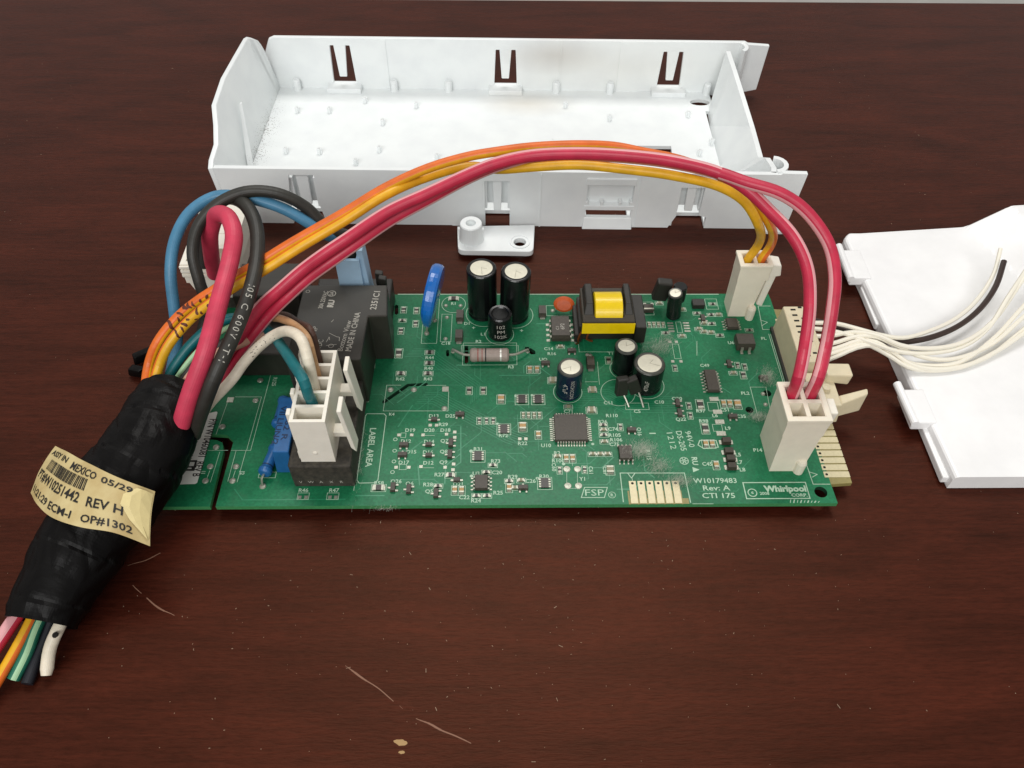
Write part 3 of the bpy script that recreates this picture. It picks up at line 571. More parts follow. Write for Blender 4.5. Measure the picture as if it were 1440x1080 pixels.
# marks and emblems
sline((120.72,5.7,4.6), (127.28,5.66,4.6), (126.17,2.24,4.6), (119.57,2.29,4.6), w=.24, closed=True); st('FSP', (123.46,3.95,4.6), 2.05, bold=.0, width=5.4)
sk.ring((128.42,3.09,4.6), 1.0, .16, ZS, n=18); st('R', (128.42,3.09,4.6), 1.0)
sline((131.42,0.75,4.6), (131.44,10.59,4.6), (150.27,10.48,4.6), (150.54,0.51,4.6), w=.26); sline((151.07,0.01,4.6), (156.94,-0.03,4.6)); sline((133.71,10.4,4.6), (134.58,8.79,4.6), (135.69,10.39,4.6), w=.24); sline((134.78,8.67,4.6), (134.7,6.95,4.6))
st('W10179483', (158.74,7.78,4.6), 1.7, width=12.6, bold=.012); st('Rev: A', (158.76,5.28,4.6), 1.7, width=7.8, bold=.012); st('CTI 175', (158.93,2.71,4.6), 1.7, width=9.4, bold=.012)
st('94V-0', (153.68,22.74,4.6), 1.75, -85, bold=.006); st('DS-205', (151,22.09,4.6), 1.75, -85, bold=.006); st('1212', (148.1,22.1,4.6), 1.75, -85, bold=-.004, width=6.2)
sk.ring((150.8,14.78,4.6), 1.25, .22, ZS, n=20); 
for a in (0, 60, 120, 180, 240, 300):
    c = (150.8,14.78,4.6); sk.ribbon([(c[0]+.3*math.cos(math.radians(a)), c[1]+.3*math.sin(math.radians(a))), (c[0]+.95*math.cos(math.radians(a)), c[1]+.95*math.sin(math.radians(a)))], .28, ZS)
st('RU', (153.94,14.68,4.6), 1.7, -90, bold=.03, mirror=False); c = (153.89,11.65,4.6); sk.add([(c[0]-1, c[1]+.9, ZS), (c[0]-1, c[1]-.9, ZS), (c[0]+1, c[1], ZS)], [(0, 1, 2)])
sline((166.73,7.03,4.6), (184.9,7.04,4.6), (184.94,1.59,4.6), (166.78,1.59,4.6), closed=True, w=.3); sk.ring((168.82,3.6,4.6), 1.25, .26, ZS, n=20); st('c', (168.82,3.6,4.6), 1.1, bold=.05); st('2008', (172.25,3.34,4.6), 1.0, bold=.02)
st('Whirlpool', (178.48,4.62,4.6), 2.15, bold=.05, width=12.2); st('CORP.', (182.14,2.73,4.6), 1.1, bold=.03, width=4.6)
sline((186.71,13.98,4.6), (187.04,6.39,4.6), (191.9,6.36,4.6), w=.24); sline((187.06,10.58,4.6), (189.02,9.75,4.6), (187.46,8.84,4.6), w=.24)
sline((190.19,79.57,4.6), (185.98,79.58,4.6), (185.25,68.33,4.6), (187.54,68.32,4.6), w=.22); sline((185.34,72.86,4.6), (187.53,71.67,4.6), (185.23,69.99,4.6), w=.22)
sline((176.01,43.02,4.6), (181,43,4.6), (180.08,29.21,4.6)); sline((176.01,43.02,4.6), (176.02,29.23,4.6)); sline((186.84,66.17,4.6), (186.95,45.19,4.6), w=.22); sline((187.44,66.17,4.6), (187.52,45.19,4.6), w=.22)
st('+', (87.51,69.56,4.6), 1.6, bold=.01); st('+', (103.7,68.16,4.6), 1.6, bold=.01); sk.rect(*[q for q in ((141.71,25.2,4.6)[0], (143.65,25.19,4.6)[0])], (142.51,24.72,4.6)[1], (142.56,25.12,4.6)[1], ZS)
# part outlines
sline((16.82,52.48,4.6), (28.98,52.43,4.6)); sline((16.98,49.3,4.6), (22.91,49.18,4.6), (22.24,19.29,4.6), (16.54,19.32,4.6)); sline((15.49,19.33,4.6), (9.27,19.36,4.6)); sline((13.48,39.82,4.6), (21.66,39.78,4.6), (21.05,19.42,4.6)); sline((11.58,39.34,4.6), (10.7,25.26,4.6)); sline((8.62,33.71,4.6), (8.54,28.22,4.6), w=.15)
for a, b in (((8.64,19.37,4.6), (8.96,8.21,4.6)), ((13.21,18.7,4.6), (12.84,8.18,4.6)), ((17.94,19.18,4.6), (17.8,8.4,4.6)), ((20.89,19.17,4.6), (20.52,8.14,4.6)), ((11.75,12.13,4.6), (11.5,8.68,4.6)), ((19.19,12.08,4.6), (18.98,9.12,4.6))): sline(a, b)
sbox((38.67,4.31,4.6), (41.9,2.11,4.6)); sbox((47.03,4.26,4.6), (50.37,2.06,4.6)); sbox((70.27,83.35,4.6), (75.38,62.41,4.6)); sbox((76.54,76.01,4.6), (80.07,63.2,4.6)); sbox((84.22,62.5,4.6), (101.92,52.79,4.6)); sbox((83.66,61.41,4.6), (102.46,57.52,4.6), .12)
c = (80.39,80.85,4.6); sk.ring(c, 4.1, .17, ZS); c = (90.32,74.59,4.6); sk.ring((91, 76.3), 6.2, .17, ZS, a0=150, a1=300); sk.ring((101.5, 75.5), 6.2, .17, ZS, a0=230, a1=390); sk.ring((96.3, 66.5), 4.7, .17, ZS); sk.ring((136.5, 51), 4.5, .17, ZS); sk.ring((143, 44), 5.6, .17, ZS); sk.ring((133.67,41.04,4.6), 5.4, .17, ZS); sk.ring((117.8, 41.3), 4.5, .17, ZS)
sbox((112.41,80.03,4.6), (121.98,75.15,4.6)); sline((122.23,79.3,4.6), (122.51,58.38,4.6), (133.88,58.33,4.6)); sbox((135.49,36.71,4.6), (142.76,34.13,4.6)); sline((128.15,53.97,4.6), (128.08,44.29,4.6)); sbox((153.62,61.75,4.6), (155.76,55.24,4.6)); sbox((156.22,71.96,4.6), (157.93,66.95,4.6)); sline((123.63,45.5,4.6), (127.49,45.48,4.6)); sline((162.11,63.01,4.6), (161.12,56.63,4.6)); sline((60.79,85.92,4.6), (173.14,85.52,4.6), w=.3); sbox((26.32,11.54,4.6), (31.22,9.54,4.6)); sbox((26.83,30.85,4.6), (28.9,28.93,4.6))
sbox((145.66,81.67,4.6), (149.36,75.39,4.6)); sbox((171.99,83.16,4.6), (167.91,78.08,4.6)); sline((117.74,14.51,4.6), (117.67,13.25,4.6), w=.12); sline((115.91,11.75,4.6), (115.65,6.83,4.6), w=.12); sline((119.04,11.74,4.6), (118.73,6.81,4.6), w=.12); sline((115.78,5.37,4.6), (119.46,5.35,4.6), w=.12)
# hand stamped numerals along the lower right edge
for i in range(9):
    c = (178.97,-0.38,4.6); sk.ribbon([(c[0]+1.0*i, .25), (c[0]+1.0*i+.35, 1.2-.08*i)], .34 if i % 2 else .2, ZS)

# --- solder pads without parts
pads = MB()
def pad(c, r=.85, sq=False):
    if sq: pads.box(c[0]-r, c[0]+r, c[1]-r, c[1]+r, Z, Z+.18)
    else: pads.dome(c, r, Z, .45, n=12)
for q in ((19.97,46.65,4.6), (20.07,38.44,4.6), (11.93,28.21,4.6), (11.74,20.57,4.6), (11.55,13.62,4.6), (11.3,8.68,4.6), (19.09,13.58,4.6), (19.09,8.63,4.6), (61.74,42.56,4.6), (69.16,42.52,4.6), (79.15,34.88,4.6)): pad(q, 1.0)
pad((12.18,38.6,4.6), 1.0, True); pad((79.15,42.62,4.6), 1.0, True)
for q in ((77.71,80.16,4.6), (82.75,80.14,4.6), (78.31,74.47,4.6), (78.24,64.5,4.6), (74.13,73.06,4.6), (80.94,58.72,4.6), (105.52,58.61,4.6), (114.53,77.59,4.6), (179.52,40.23,4.6), (179.4,35.92,4.6), (125.12,57.1,4.6), (126.03,56.79,4.6)): pad(q, .75)
for q in ((39.35,2.86,4.6), (41.17,2.85,4.6), (47.94,2.81,4.6), (49.66,2.79,4.6), (65.84,24.69,4.6), (69.7,24.67,4.6), (73.14,24.65,4.6), (80.22,24.87,4.6), (82.66,25.66,4.6), (82.73,23.66,4.6), (65.93,12.93,4.6), (69.67,12.9,4.6), (73.2,13.13,4.6), (80.29,12.84,4.6), (82.75,13.96,4.6), (82.62,11.95,4.6), (146.66,80.61,4.6), (149.25,80.6,4.6), (152.79,54.01,4.6), (155.47,54,4.6), (153.04,62.72,4.6), (155.17,62.71,4.6), (102.35,23.02,4.6), (104.18,23.01,4.6), (75.09,28.32,4.6), (77.04,28.31,4.6)): pad(q, .5, True)
for q in ((64.89,23.1,4.6), (65.02,18.91,4.6), (65.13,15.07,4.6), (65.02,11.31,4.6)): sk.ring(q, .55, .2, ZS, n=10)
for i in range(4):
    for sx in (-1, 1): c = (156.96,69.44,4.6); pads.box(c[0]+sx*2.7-1.0, c[0]+sx*2.7+1.0, c[1]+2.0-1.27*i-.3, c[1]+2.0-1.27*i+.3, Z, Z+.15)
for q in ((115.94,12.25,4.6), (119.07,12.24,4.6), (115.94,6.46,4.6), (119.02,6.44,4.6)): pads.lathe([(.0, .3), (1.0, .2), (1.15, 0)], (q[0], q[1]-.2, Z), 10)
for q, w in (((163.61,38.14,4.6), 1.4), ((163.85,33.04,4.6), 1.4), ((163.84,29.16,4.6), 1.4), ((163.5,24.68,4.6), 1.4)): pads.box(q[0]-w, q[0]+w, q[1]-.8, q[1]+.8, Z, Z+.2)
pads.build('solder_pads', 'tin', pcb, kind='stuff')
sbox((161.27,36.86,4.6), (164.37,33.45,4.6)); sbox((161.38,28.21,4.6), (164.2,25.62,4.6)); sline((156.61,22.19,4.6), (161.55,22.16,4.6), (161.76,19.66,4.6), (157.41,19.17,4.6), (155.8,20.48,4.6), w=.3, closed=True)

# --- chip parts: one mesh each, copied
def chip2(name, L, Wd, H, body, capw=.24, end='tin'):
    mb = MB(); a = L/2; b = Wd/2; e = L*capw
    mb.box(-a+e, a-e, -b, b, 0, H, 0); mb.box(-a, -a+e, -b-.03, b+.03, 0, H+.04, 1); mb.box(a-e, a, -b-.03, b+.03, 0, H+.04, 1); mb.box(-a-.35, -a, -b, b, 0, .16, 1); mb.box(a, a+.35, -b, b, 0, .16, 1)
    o = mb.build(name, [body, end], pcb); return o
_lib = {}
def smd(kind, p, rot=0, s=1.0, box=True):
    base = {'R': ('chip_resistor', 2.0, 1.25, .5, 'restop'), 'RB': ('chip_resistor', 3.0, 1.7, .55, 'restop'), 'C': ('chip_capacitor', 2.0, 1.25, .8, 'tan'), 'CB': ('chip_capacitor', 2.4, 1.9, 1.1, 'tan'), 'r': ('chip_resistor', 1.55, .85, .45, 'restop'), 'c': ('chip_capacitor', 1.55, .85, .7, 'greytan'), 'G': ('chip_capacitor', 2.2, 1.9, .9, 'greytan')}[kind]
    loc = (p[0], p[1], Z)
    if kind not in _lib: o = chip2(*base); _lib[kind] = o; o.location = Vector(loc)*U; o.rotation_euler = (0, 0, math.radians(rot))
    else: o = put(_lib[kind], loc, rot, pcb)
    if box:
        l, w = base[1]/2+.62, base[2]/2+.38
        if rot in (90, -90): l, w = w, l
        sbox((p[0]-l, p[1]-w), (p[0]+l, p[1]+w), .15)
for q in ((73.31,58.34,4.6), (73.41,53.6,4.6), (64.6,49.22,4.6), (73.28,49.18,4.6), (81.92,10.09,4.6)): smd('R', q)
for q in ((63.23,58.01,4.6), (158.86,35.88,4.6), (158.92,26.65,4.6)): smd('RB', q, 90)
smd('RB', (61.52,5.83,4.6))
for q in ((86.68,41.94,4.6), (91.11,41.92,4.6), (63.31,78.13,4.6), (67.74,77.77,4.6), (67.85,71.47,4.6), (63.15,68.13,4.6), (131.82,54.57,4.6), (174.7,48.01,4.6)): smd('R', q, 90)
smd('r', (63.26,73.01,4.6)); smd('RB', (80.29,83.49,4.6), 0, box=False)
for q in ((78.52,6.37,4.6), (89.64,3,4.6), (92.62,2.98,4.6), (94.26,13.49,4.6), (99.02,7.95,4.6), (127.89,28.12,4.6), (127.79,24.34,4.6), (92.4,11.02,4.6)): smd('r', q)
for q in ((83.4,4.85,4.6), (85.38,4.84,4.6), (99,5.64,4.6), (107.97,24.45,4.6), (106.01,50.69,4.6), (108.33,50.68,4.6), (166.19,36.27,4.6), (168.11,36.26,4.6), (158.1,20.81,4.6), (160.03,20.8,4.6), (159.94,13.13,4.6), (115.92,15.79,4.6), (117.81,15.78,4.6)): smd('C', q, 90)
for q in ((102.48,8.13,4.6), (127.88,26.22,4.6), (127.8,21.82,4.6), (123.93,17.29,4.6), (126.15,17.27,4.6), (128.27,17.26,4.6), (117.61,35.24,4.6), (113.43,16.58,4.6), (116.4,60.63,4.6), (100.63,5.59,4.6)): smd('c', q, 0 if q[0] > 112 else 0)
for q in ((96.72,38.34,4.6), (103.29,27.44,4.6), (170.47,35.85,4.6)): smd('CB', q, 90)
smd('G', (113.31,45.99,4.6)); smd('G', (125.64,41.95,4.6), box=False); smd('G', (124.75,33.8,4.6)); smd('G', (128.57,11.55,4.6), 90)
for q in ((90.03,29.96,4.6), (92.26,29.95,4.6), (94.29,29.94,4.6), (113.82,11.64,4.6), (121.13,11.77,4.6), (133.12,27.28,4.6), (155.27,35.53,4.6), (155.13,31.63,4.6), (173.66,52.22,4.6), (153.09,51.08,4.6), (175.86,51.59,4.6)): smd('r', q, 90)
for q in ((103.56,31.99,4.6), (105.2,31.98,4.6), (106.89,31.97,4.6), (108.54,31.96,4.6), (146.97,70.65,4.6), (148.54,70.65,4.6), (150.11,70.64,4.6), (151.68,70.63,4.6)): smd('c', q, 90)
for q in ((159.27,77.91,4.6), (170.3,80.52,4.6), (163.61,68.58,4.6), (152.15,66.81,4.6), (157.45,65.31,4.6), (168.93,75.32,4.6), (171.38,75.31,4.6), (165.82,71.25,4.6), (168.34,71.07,4.6), (165.18,67.25,4.6), (167.41,66.91,4.6), (180.59,67.95,4.6), (164.14,76.02,4.6), (170.18,65.58,4.6), (151.77,80.94,4.6), (171.64,48.87,4.6), (144.79,76.1,4.6)): smd(('r', 'c')[int(q[0]) % 2], q)
# small black packages with bright legs
def sot(name, L, Wd, H, legs, bodym='chip'):
    mb = MB(); mb.hexa([(-L/2, -Wd/2, .15), (L/2, -Wd/2, .15), (L/2, Wd/2, .15), (-L/2, Wd/2, .15), (-L/2+.12, -Wd/2+.12, H), (L/2-.12, -Wd/2+.12, H), (L/2-.12, Wd/2-.12, H), (-L/2+.12, Wd/2-.12, H)], 0)
    for x, y, w, l in legs: mb.box(x-w/2, x+w/2, y-l/2, y+l/2, 0, .32, 1)
    return mb.build(name, [bodym, 'tin'], pcb, bevel=0)
proto = {'T': lambda: sot('transistor', 2.9, 1.5, 1.1, [(-.95, -1.1, .5, .8), (.95, -1.1, .5, .8), (0, 1.1, .5, .8)]),
         'D': lambda: sot('diode', 2.0, 1.4, 1.0, [(-1.35, 0, .8, .6), (1.35, 0, .8, .6)]),
         'S': lambda: sot('diode', 2.6, 4.0, 2.1, [(0, -2.4, 1.7, .9), (0, 2.4, 1.7, .9)]),
         'F': lambda: sot('ferrite_bead', 2.7, 2.0, 1.7, [(-1.7, 0, .7, 1.5), (1.7, 0, .7, 1.5)], 'ferrite')}
def pk(k, p, rot=0):
    loc = (p[0], p[1], Z)
    if k not in _lib: o = proto[k](); _lib[k] = o; o.location = Vector(loc)*U; o.rotation_euler = (0, 0, math.radians(rot))
    else: put(_lib[k], loc, rot, pcb)
for q, r in (((67.63,20.77,4.6), 0), ((67.48,17.18,4.6), 0), ((81.64,21.42,4.6), 90), ((81.5,17.27,4.6), 90), ((65.64,5.8,4.6), 90), ((70.22,5.17,4.6), 90), ((78.08,3.71,4.6), 90), ((103.01,5.45,4.6), 0), ((84.01,32.2,4.6), 0), ((136.37,25.91,4.6), 0), ((120.05,58.51,4.6), 0), ((111.18,53.12,4.6), 0), ((168.11,30.93,4.6), 0), ((180.83,46.53,4.6), 0), ((151.82,36.34,4.6), 90), ((151.93,32.4,4.6), 90), ((170.86,52.54,4.6), 90), ((179.56,59.72,4.6), 0) if False else ((165.67,73.28,4.6), 90)): pk('T', q, r)
for q in ((75.02,20.83,4.6), (75.24,16.95,4.6), (76.2,30.31,4.6), (83.86,8.24,4.6)): pk('D', q)
for q in ((110.93,76.23,4.6), (82.8,74.28,4.6), (82.78,64.97,4.6), (125.74,52.75,4.6)): pk('S', q)
for q in ((164.31,21.35,4.6), (164.38,17.57,4.6), (164.49,14.95,4.6), (164.31,12.22,4.6)): pk('F', q)
# resistor arrays
def array_mesh():
    mb = MB(); mb.box(-1.1, 1.1, -1.6, 1.6, 0, .5, 0)
    for i in range(4):
        for sx in (-1, 1): mb.box(sx*1.25-.45, sx*1.25+.45, -1.2+.8*i-.25, -1.2+.8*i+.25, 0, .45, 1)
    return mb.build('resistor_array', ['restop', 'tin'], pcb)
for i, q in enumerate(((89.86,16.71,4.6), (103.23,38.3,4.6), (108.34,38.28,4.6), (97.55,26.66,4.6), (109.29,7.11,4.6))):
    if i == 0: ar = array_mesh(); ar.location = Vector((q[0], q[1], Z))*U
    else: put(ar, (q[0], q[1], Z), 0, pcb)
    sbox((q[0]-2.1, q[1]-2.1), (q[0]+2.1, q[1]+2.1), .16)
# integrated circuits: body with a part of legs
def ic(p, L, Wd, H, n, pitch, rot=0, rise=.2, mark=None, legw=.42, legl=1.1, name='integrated_circuit', quad=False, body='chip'):
    r = empty_ic = None
    mb = MB(); a, b = L/2, Wd/2; h2 = rise+(H-rise)*.5
    mb.hexa([(-a+.15, -b+.15, rise), (a-.15, -b+.15, rise), (a-.15, b-.15, rise), (-a+.15, b-.15, rise), (-a, -b, h2), (a, -b, h2), (a, b, h2), (-a, b, h2)], 0)
    mb.hexa([(-a, -b, h2), (a, -b, h2), (a, b, h2), (-a, b, h2), (-a+.2, -b+.2, H), (a-.2, -b+.2, H), (a-.2, b-.2, H), (-a+.2, b-.2, H)], 0)
    if quad: mb.disc((-a+1.2, b-1.2), .35, H+.01, 1, 12)
    if mark:
        for (t, x, y, h, ro) in mark: mb.text(t, (x, y), h, H+.02, ro, 2)
    o = mb.build(name, [body, 'black', 'grey_ink'], pcb); o.location = Vector((p[0], p[1], Z))*U; o.rotation_euler = (0, 0, math.radians(rot))
    lg = MB()
    def leg(x, y, dx, dy):
        w = legw/2; px_, py_ = abs(dy)*w, abs(dx)*w
        for (s0, s1, z0, z1) in ((-.05, .3, h2-.12, h2+.06), (.22, .42, .05, h2+.06), (.3, legl, 0, .2)):
            x0, x1 = sorted((x+dx*s0, x+dx*s1)); y0, y1 = sorted((y+dy*s0, y+dy*s1)); lg.box(x0-px_, x1+px_, y0-py_, y1+py_, z0, z1)
    for i in range(n):
        t = (i-(n-1)/2)*pitch
        leg(-a, t, -1, 0); leg(a, t, 1, 0)
        if quad: leg(t, -b, 0, -1); leg(t, b, 0, 1)
    lg.build('legs', 'tin', o, kind='stuff'); return o
_of = lambda p: p
ic((117.82,26.41,4.6), 10, 10, 1.6, 11, .8, quad=True, legw=.38, legl=1.3, name='microcontroller')
ic((91,6.98,4.6), 3.9, 4.9, 1.6, 4, 1.27)
ic((163.77,44.86,4.6), 3.9, 8.7, 1.7, 7, 1.27, rot=0)
ic((174.96,70.1,4.6), 3.9, 4.6, 1.7, 4, 1.2)
ic((177.32,61.01,4.6), 5.0, 6.0, 3.4, 2, 2.5, rot=90, legw=.9, legl=1.4, name='optocoupler')
ic((133.55,17.1,4.6), 4.9, 4.0, 1.6, 4, 1.27, rot=90)
ic((116.6,67.12,4.6), 6.3, 9.2, 3.5, 4, 2.4, rot=0, rise=.6, legw=1.0, legl=1.5, mark=[('6P2', .6, -.4, 1.3, 90), ('C1', -1.1, -1.2, 1.0, 90)])
MB().box(-2.1, 2.1, -1.6, 1.6, 0, 1.9).build('inductor', 'black', pcb, bevel=.2).location = Vector(((164.99,79.84,4.6)[0], (164.99,79.84,4.6)[1], Z))*U
mb = MB(); mb.box(-1.6, 1.6, -1.5, 1.5, .1, 1.5, 0); mb.box(-1.7, 1.7, -1.0, -.5, .1, 1.56, 1); mb.box(-1.5, -.7, .6, 2.4, 0, .5, 2); mb.box(.7, 1.5, .6, 2.4, 0, .5, 2)
o = mb.build('diode', ['chip', 'alu', 'tin'], pcb); o.location = Vector(((147.57,77.81,4.6)[0], (147.57,77.81,4.6)[1], Z))*U
sk.build('board_print', 'silk', pcb)

# --- tall round capacitors
def can(p, r, h, sl='sleeve', topr=.74, name='electrolytic_capacitor', vent=0, marks=None, stripe=None, lean=(0, 0), rim=2):
    T = Matrix.Rotation(math.radians(lean[0]), 3, 'X') @ Matrix.Rotation(math.radians(lean[1]), 3, 'Y')
    mb = MB(); mb.lathe([(r*.9, 0), (r, .4), (r*1.0, .9), (r*.965, 1.35), (r, 1.9), (r, h-1.0), (r*.985, h-.45), (r*.93, h-.1), (r*.86, h), (r*topr, h-.02), (r*topr, h-.3)], n=36, mats=[0, 0, 0, 0, 0, 0, rim, rim, rim, rim])
    if marks:
        for (t, ang, z, hh, ro, mi) in marks:
            def fn(X, Y, ang=ang, z=z, ro=ro):
                ca, sa = math.cos(math.radians(ro)), math.sin(math.radians(ro)); X, Y = X*ca-Y*sa, X*sa+Y*ca; a = math.radians(ang)+X/r; return ((r+.03)*math.cos(a), (r+.03)*math.sin(a), z+Y)
            mb.text(t, (0, 0), hh, fn=fn, m=mi)
    if stripe:
        n = 10; vs = []; a0, a1 = (math.radians(v) for v in stripe)
        for i in range(n+1):
            a = a0+(a1-a0)*i/n; vs += [((r+.02)*math.cos(a), (r+.02)*math.sin(a), 2.2), ((r+.02)*math.cos(a), (r+.02)*math.sin(a), h-1.1)]
        mb.add(vs, [(2*i, 2*i+2, 2*i+3, 2*i+1) for i in range(n)], 1)
    o = mb.build(name, [sl, 'grey_ink', 'caprim'], pcb, sharp=50)
    o.location = Vector((p[0], p[1], Z+.3))*U; o.rotation_euler = T.to_euler()
    lid_ = MB(); lid_.lathe([(r*topr, -.35), (r*topr, -.12), (r*topr*.9, -.1), (0, -.06)], (0, 0, h), 30)
    a = math.radians(vent)
    for k in ((0,) if vent is None else (0, 70)):
        b = a+math.radians(k); d = (math.cos(b), math.sin(b)); L0 = r*topr*.85
        lid_.ribbon([(0 if k else -d[0]*L0*.1, 0 if k else -d[1]*L0*.1), (d[0]*L0*(.6 if k else 1), d[1]*L0*(.6 if k else 1))], .12, h-.045, 1)
    ll = lid_.build('metal_top', ['alu', 'vent'], o, origin=(0, 0, 0)); ll.location = (0, 0, 0)
    return o
MK = 'grey_ink'
can((90.5, 76.7), 4.95, 20.3, vent=-85, rim=0); can((101.2, 75.2), 4.95, 20.2, vent=-98, lean=(0, 1.5), rim=0)
can((136, 50.4), 3.6, 11.4, vent=20); can((142.6, 43.8), 4.9, 10.6, vent=-20, topr=.76, marks=[('470uF', -100, 5, 1.3, 90, 1)])
can((117.9, 41), 4.0, 12.2, sl='bsleeve', vent=200, marks=[('NICHICON', -80, 5.6, 1.15, -90, 1), ('47uF', -112, 6, 1.5, -90, 1)])
can((155.8, 74.8), 2.45, 11.6, vent=20, lean=(4, -6))
mb = MB(); mb.lathe([(3.6, 0), (4.05, .5), (4.05, 8.6), (3.9, 9.6), (3.5, 10.1), (2.9, 10.0), (2.5, 9.6), (0, 9.6)], n=32)
for t, z in (('102', 7.2), ('PM', 4.9), ('102K', 2.6)):
    def fn(X, Y, z=z): a = math.radians(-86)+X/4.05; return (4.09*math.cos(a), 4.09*math.sin(a), z+Y)
    mb.text(t, (0, 0), 1.45, fn=fn, m=1)
o = mb.build('coil_inductor', ['sleeve', 'grey_ink'], pcb); o.location = Vector((96.5, 66.4, Z+.3))*U
# leaning dark component behind the thin capacitor
mb = MB(); mb.box(-2.6, 2.6, -1.6, 1.6, 0, 8.5); o = mb.build('film_capacitor', 'black', pcb, bevel=.6); o.location = Vector((150.7, 79.4, Z+4.2))*U; o.rotation_euler = (math.radians(4), math.radians(8), 0)
o2 = MB(); o2.lathe([(2.2, 0), (2.35, .4), (2.35, 6), (2.0, 6.4), (0, 6.4)], n=20); o2 = o2.build('film_capacitor', 'sleeve', pcb); o2.location = Vector((157.2, 78.6, Z+4.2))*U
# two black moulded packages leaning on their bent legs
for (p, lx, ly, q) in (((134.13,38.72,4.6), -4, 18, (136.56,35.15,4.6)), ((138.95,39.85,4.6), 24, 8, (141.09,34.98,4.6))):
    mb = MB(); mb.box(-1.9, 1.9, -1.2, 1.2, 0, 6.6); o = mb.build('transistor_package', 'black', pcb, bevel=.45); o.location = Vector((p[0], p[1], Z+2.0))*U; o.rotation_euler = (math.radians(-ly*.6), math.radians(-lx*.8), math.radians(12))
    mb = MB(); mb.tube([(p[0]+.6, p[1]-.2, Z+2.6), ((p[0]+q[0])/2+.3, (p[1]+q[1])/2, Z+1.5), (q[0], q[1], Z)], .3, 6); mb.build('wire_lead', 'tin', o, origin=None) if False else mb.build('wire_lead', 'tin', pcb)
# blue disc varistor seen on edge
mb = MB(); R_ = 10.4; n = 40; vs = []; fs = []; TH = 2.3
prof = [(1.0, 0), (.985, .5), (.93, .82), (.8, .97), (.5, 1.0), (0, 1.0)]
for sgn in (1, -1):
    o = len(mb.v); k = len(prof)
    for i in range(n):
        a = 2*math.pi*i/n
        neck = 1.0+(.22*max(0, -math.sin(a))**3)
        for r_, t in prof: tz = 1-.4*max(0, -math.sin(a))*r_; mb.v.append(Vector((sgn*tz*t*TH*(1-.25*(1-r_)) if r_ else sgn*TH, R_*r_*math.cos(a)*(1-.12*max(0, -math.sin(a))), R_*r_*math.sin(a)*neck)))
    for i in range(n):
        j = (i+1) % n
        for q in range(k-1):
            f = (o+i*k+q, o+j*k+q, o+j*k+q+1, o+i*k+q+1); mb.f.append(f if sgn < 0 else f[::-1]); mb.m.append(0)
vr = mb.build('disc_varistor', 'bluecap', pcb, sharp=80); vr.location = Vector((74.6, 70.2, Z+14.6))*U; vr.scale = (1, 1, 1); vr.rotation_euler = (math.radians(-6), math.radians(9), math.radians(-9))
for q in ((71.82,66.98,4.6), (74.13,73.06,4.6)):
    mb = MB(); mb.tube([(q[0], q[1], Z), (q[0]+.2, q[1], Z+2), (q[0]+.6, q[1]+.2, Z+5)], .4, 6); mb.dome(q, .9, Z, .7); mb.build('wire_lead', 'tin', pcb)
# orange ceramic disc
mb = MB(); T = Matrix.Rotation(math.radians(64), 3, 'X'); mb.lathe([(0, -1.1), (2.2, -1.05), (3.0, -.6), (3.25, 0), (3.0, .6), (2.2, 1.05), (0, 1.1)], n=28, T=Matrix.Rotation(math.radians(-12), 3, 'Y') @ T)
o = mb.build('ceramic_disc_capacitor', 'orange', pcb, sharp=70); o.scale = (1.1, 1, .8); o.location = Vector(((118.19,76.73,8.5)[0], (118.19,76.73,8.5)[1], 8.6))*U
for q in ((115.52,77.93,4.6), (120.63,77.22,4.6)): MB().tube([(q[0], q[1], Z), (q[0]+.3, q[1], Z+2), (q[0]+.8, q[1]+.4, Z+3.6)], .3, 6).build('wire_lead', 'tin', pcb)
# big grey wire wound resistor across its slot
c = (93,55.13,6.6); rx = Matrix.Rotation(math.radians(90), 3, 'Y'); H_ = 6.3
def prof_r(): return [(.01, -H_), (1.7, -H_), (2.2, -H_+.5), (2.3, -H_+1.2), (2.2, -H_+2.2), (2.1, -H_+2.6), (2.1, -H_+3.2), (2.1, -1.55), (2.1, -1.1), (2.1, -.75), (2.1, 2.6), (2.1, 3.6), (2.1, 3.9), (2.2, H_-1.6), (2.3, H_-1.0), (2.2, H_-.5), (1.7, H_), (.01, H_)]
mats_ = [0]*5+[1, 0, 0, 0, 2, 0, 0, 3, 0, 0, 0, 0, 0]
mb = MB(); mb.lathe([(.01, -H_), (1.7, -H_), (2.2, -H_+.5), (2.3, -H_+1.4), (2.2, -4.2), (2.15, -3.9), (2.15, -3.5), (2.15, -2.5), (2.15, -2.2), (2.15, -1.4), (2.15, -1.0), (2.15, 3.4), (2.15, 3.9), (2.25, H_-1.2), (2.2, H_-.5), (1.7, H_), (.01, H_)], n=24, T=rx, mats=[0, 0, 0, 0, 0, 1, 0, 1, 0, 2, 0, 3, 0, 0, 0, 0])
o = mb.build('wirewound_resistor', ['r2', 'rband', 'kband', 'sband'], pcb); o.location = Vector((c[0], c[1], 6.9))*U
for q, e in (((80.94,58.72,4.6), -1), ((105.52,58.61,4.6), 1)): MB().tube([(c[0]+e*6, c[1], 6.9), (c[0]+e*8.4, c[1]+.2, 6.9), (q[0], q[1]-.6, 6.2), (q[0], q[1], Z)], .42, 8).build('wire_lead', 'tin', pcb)

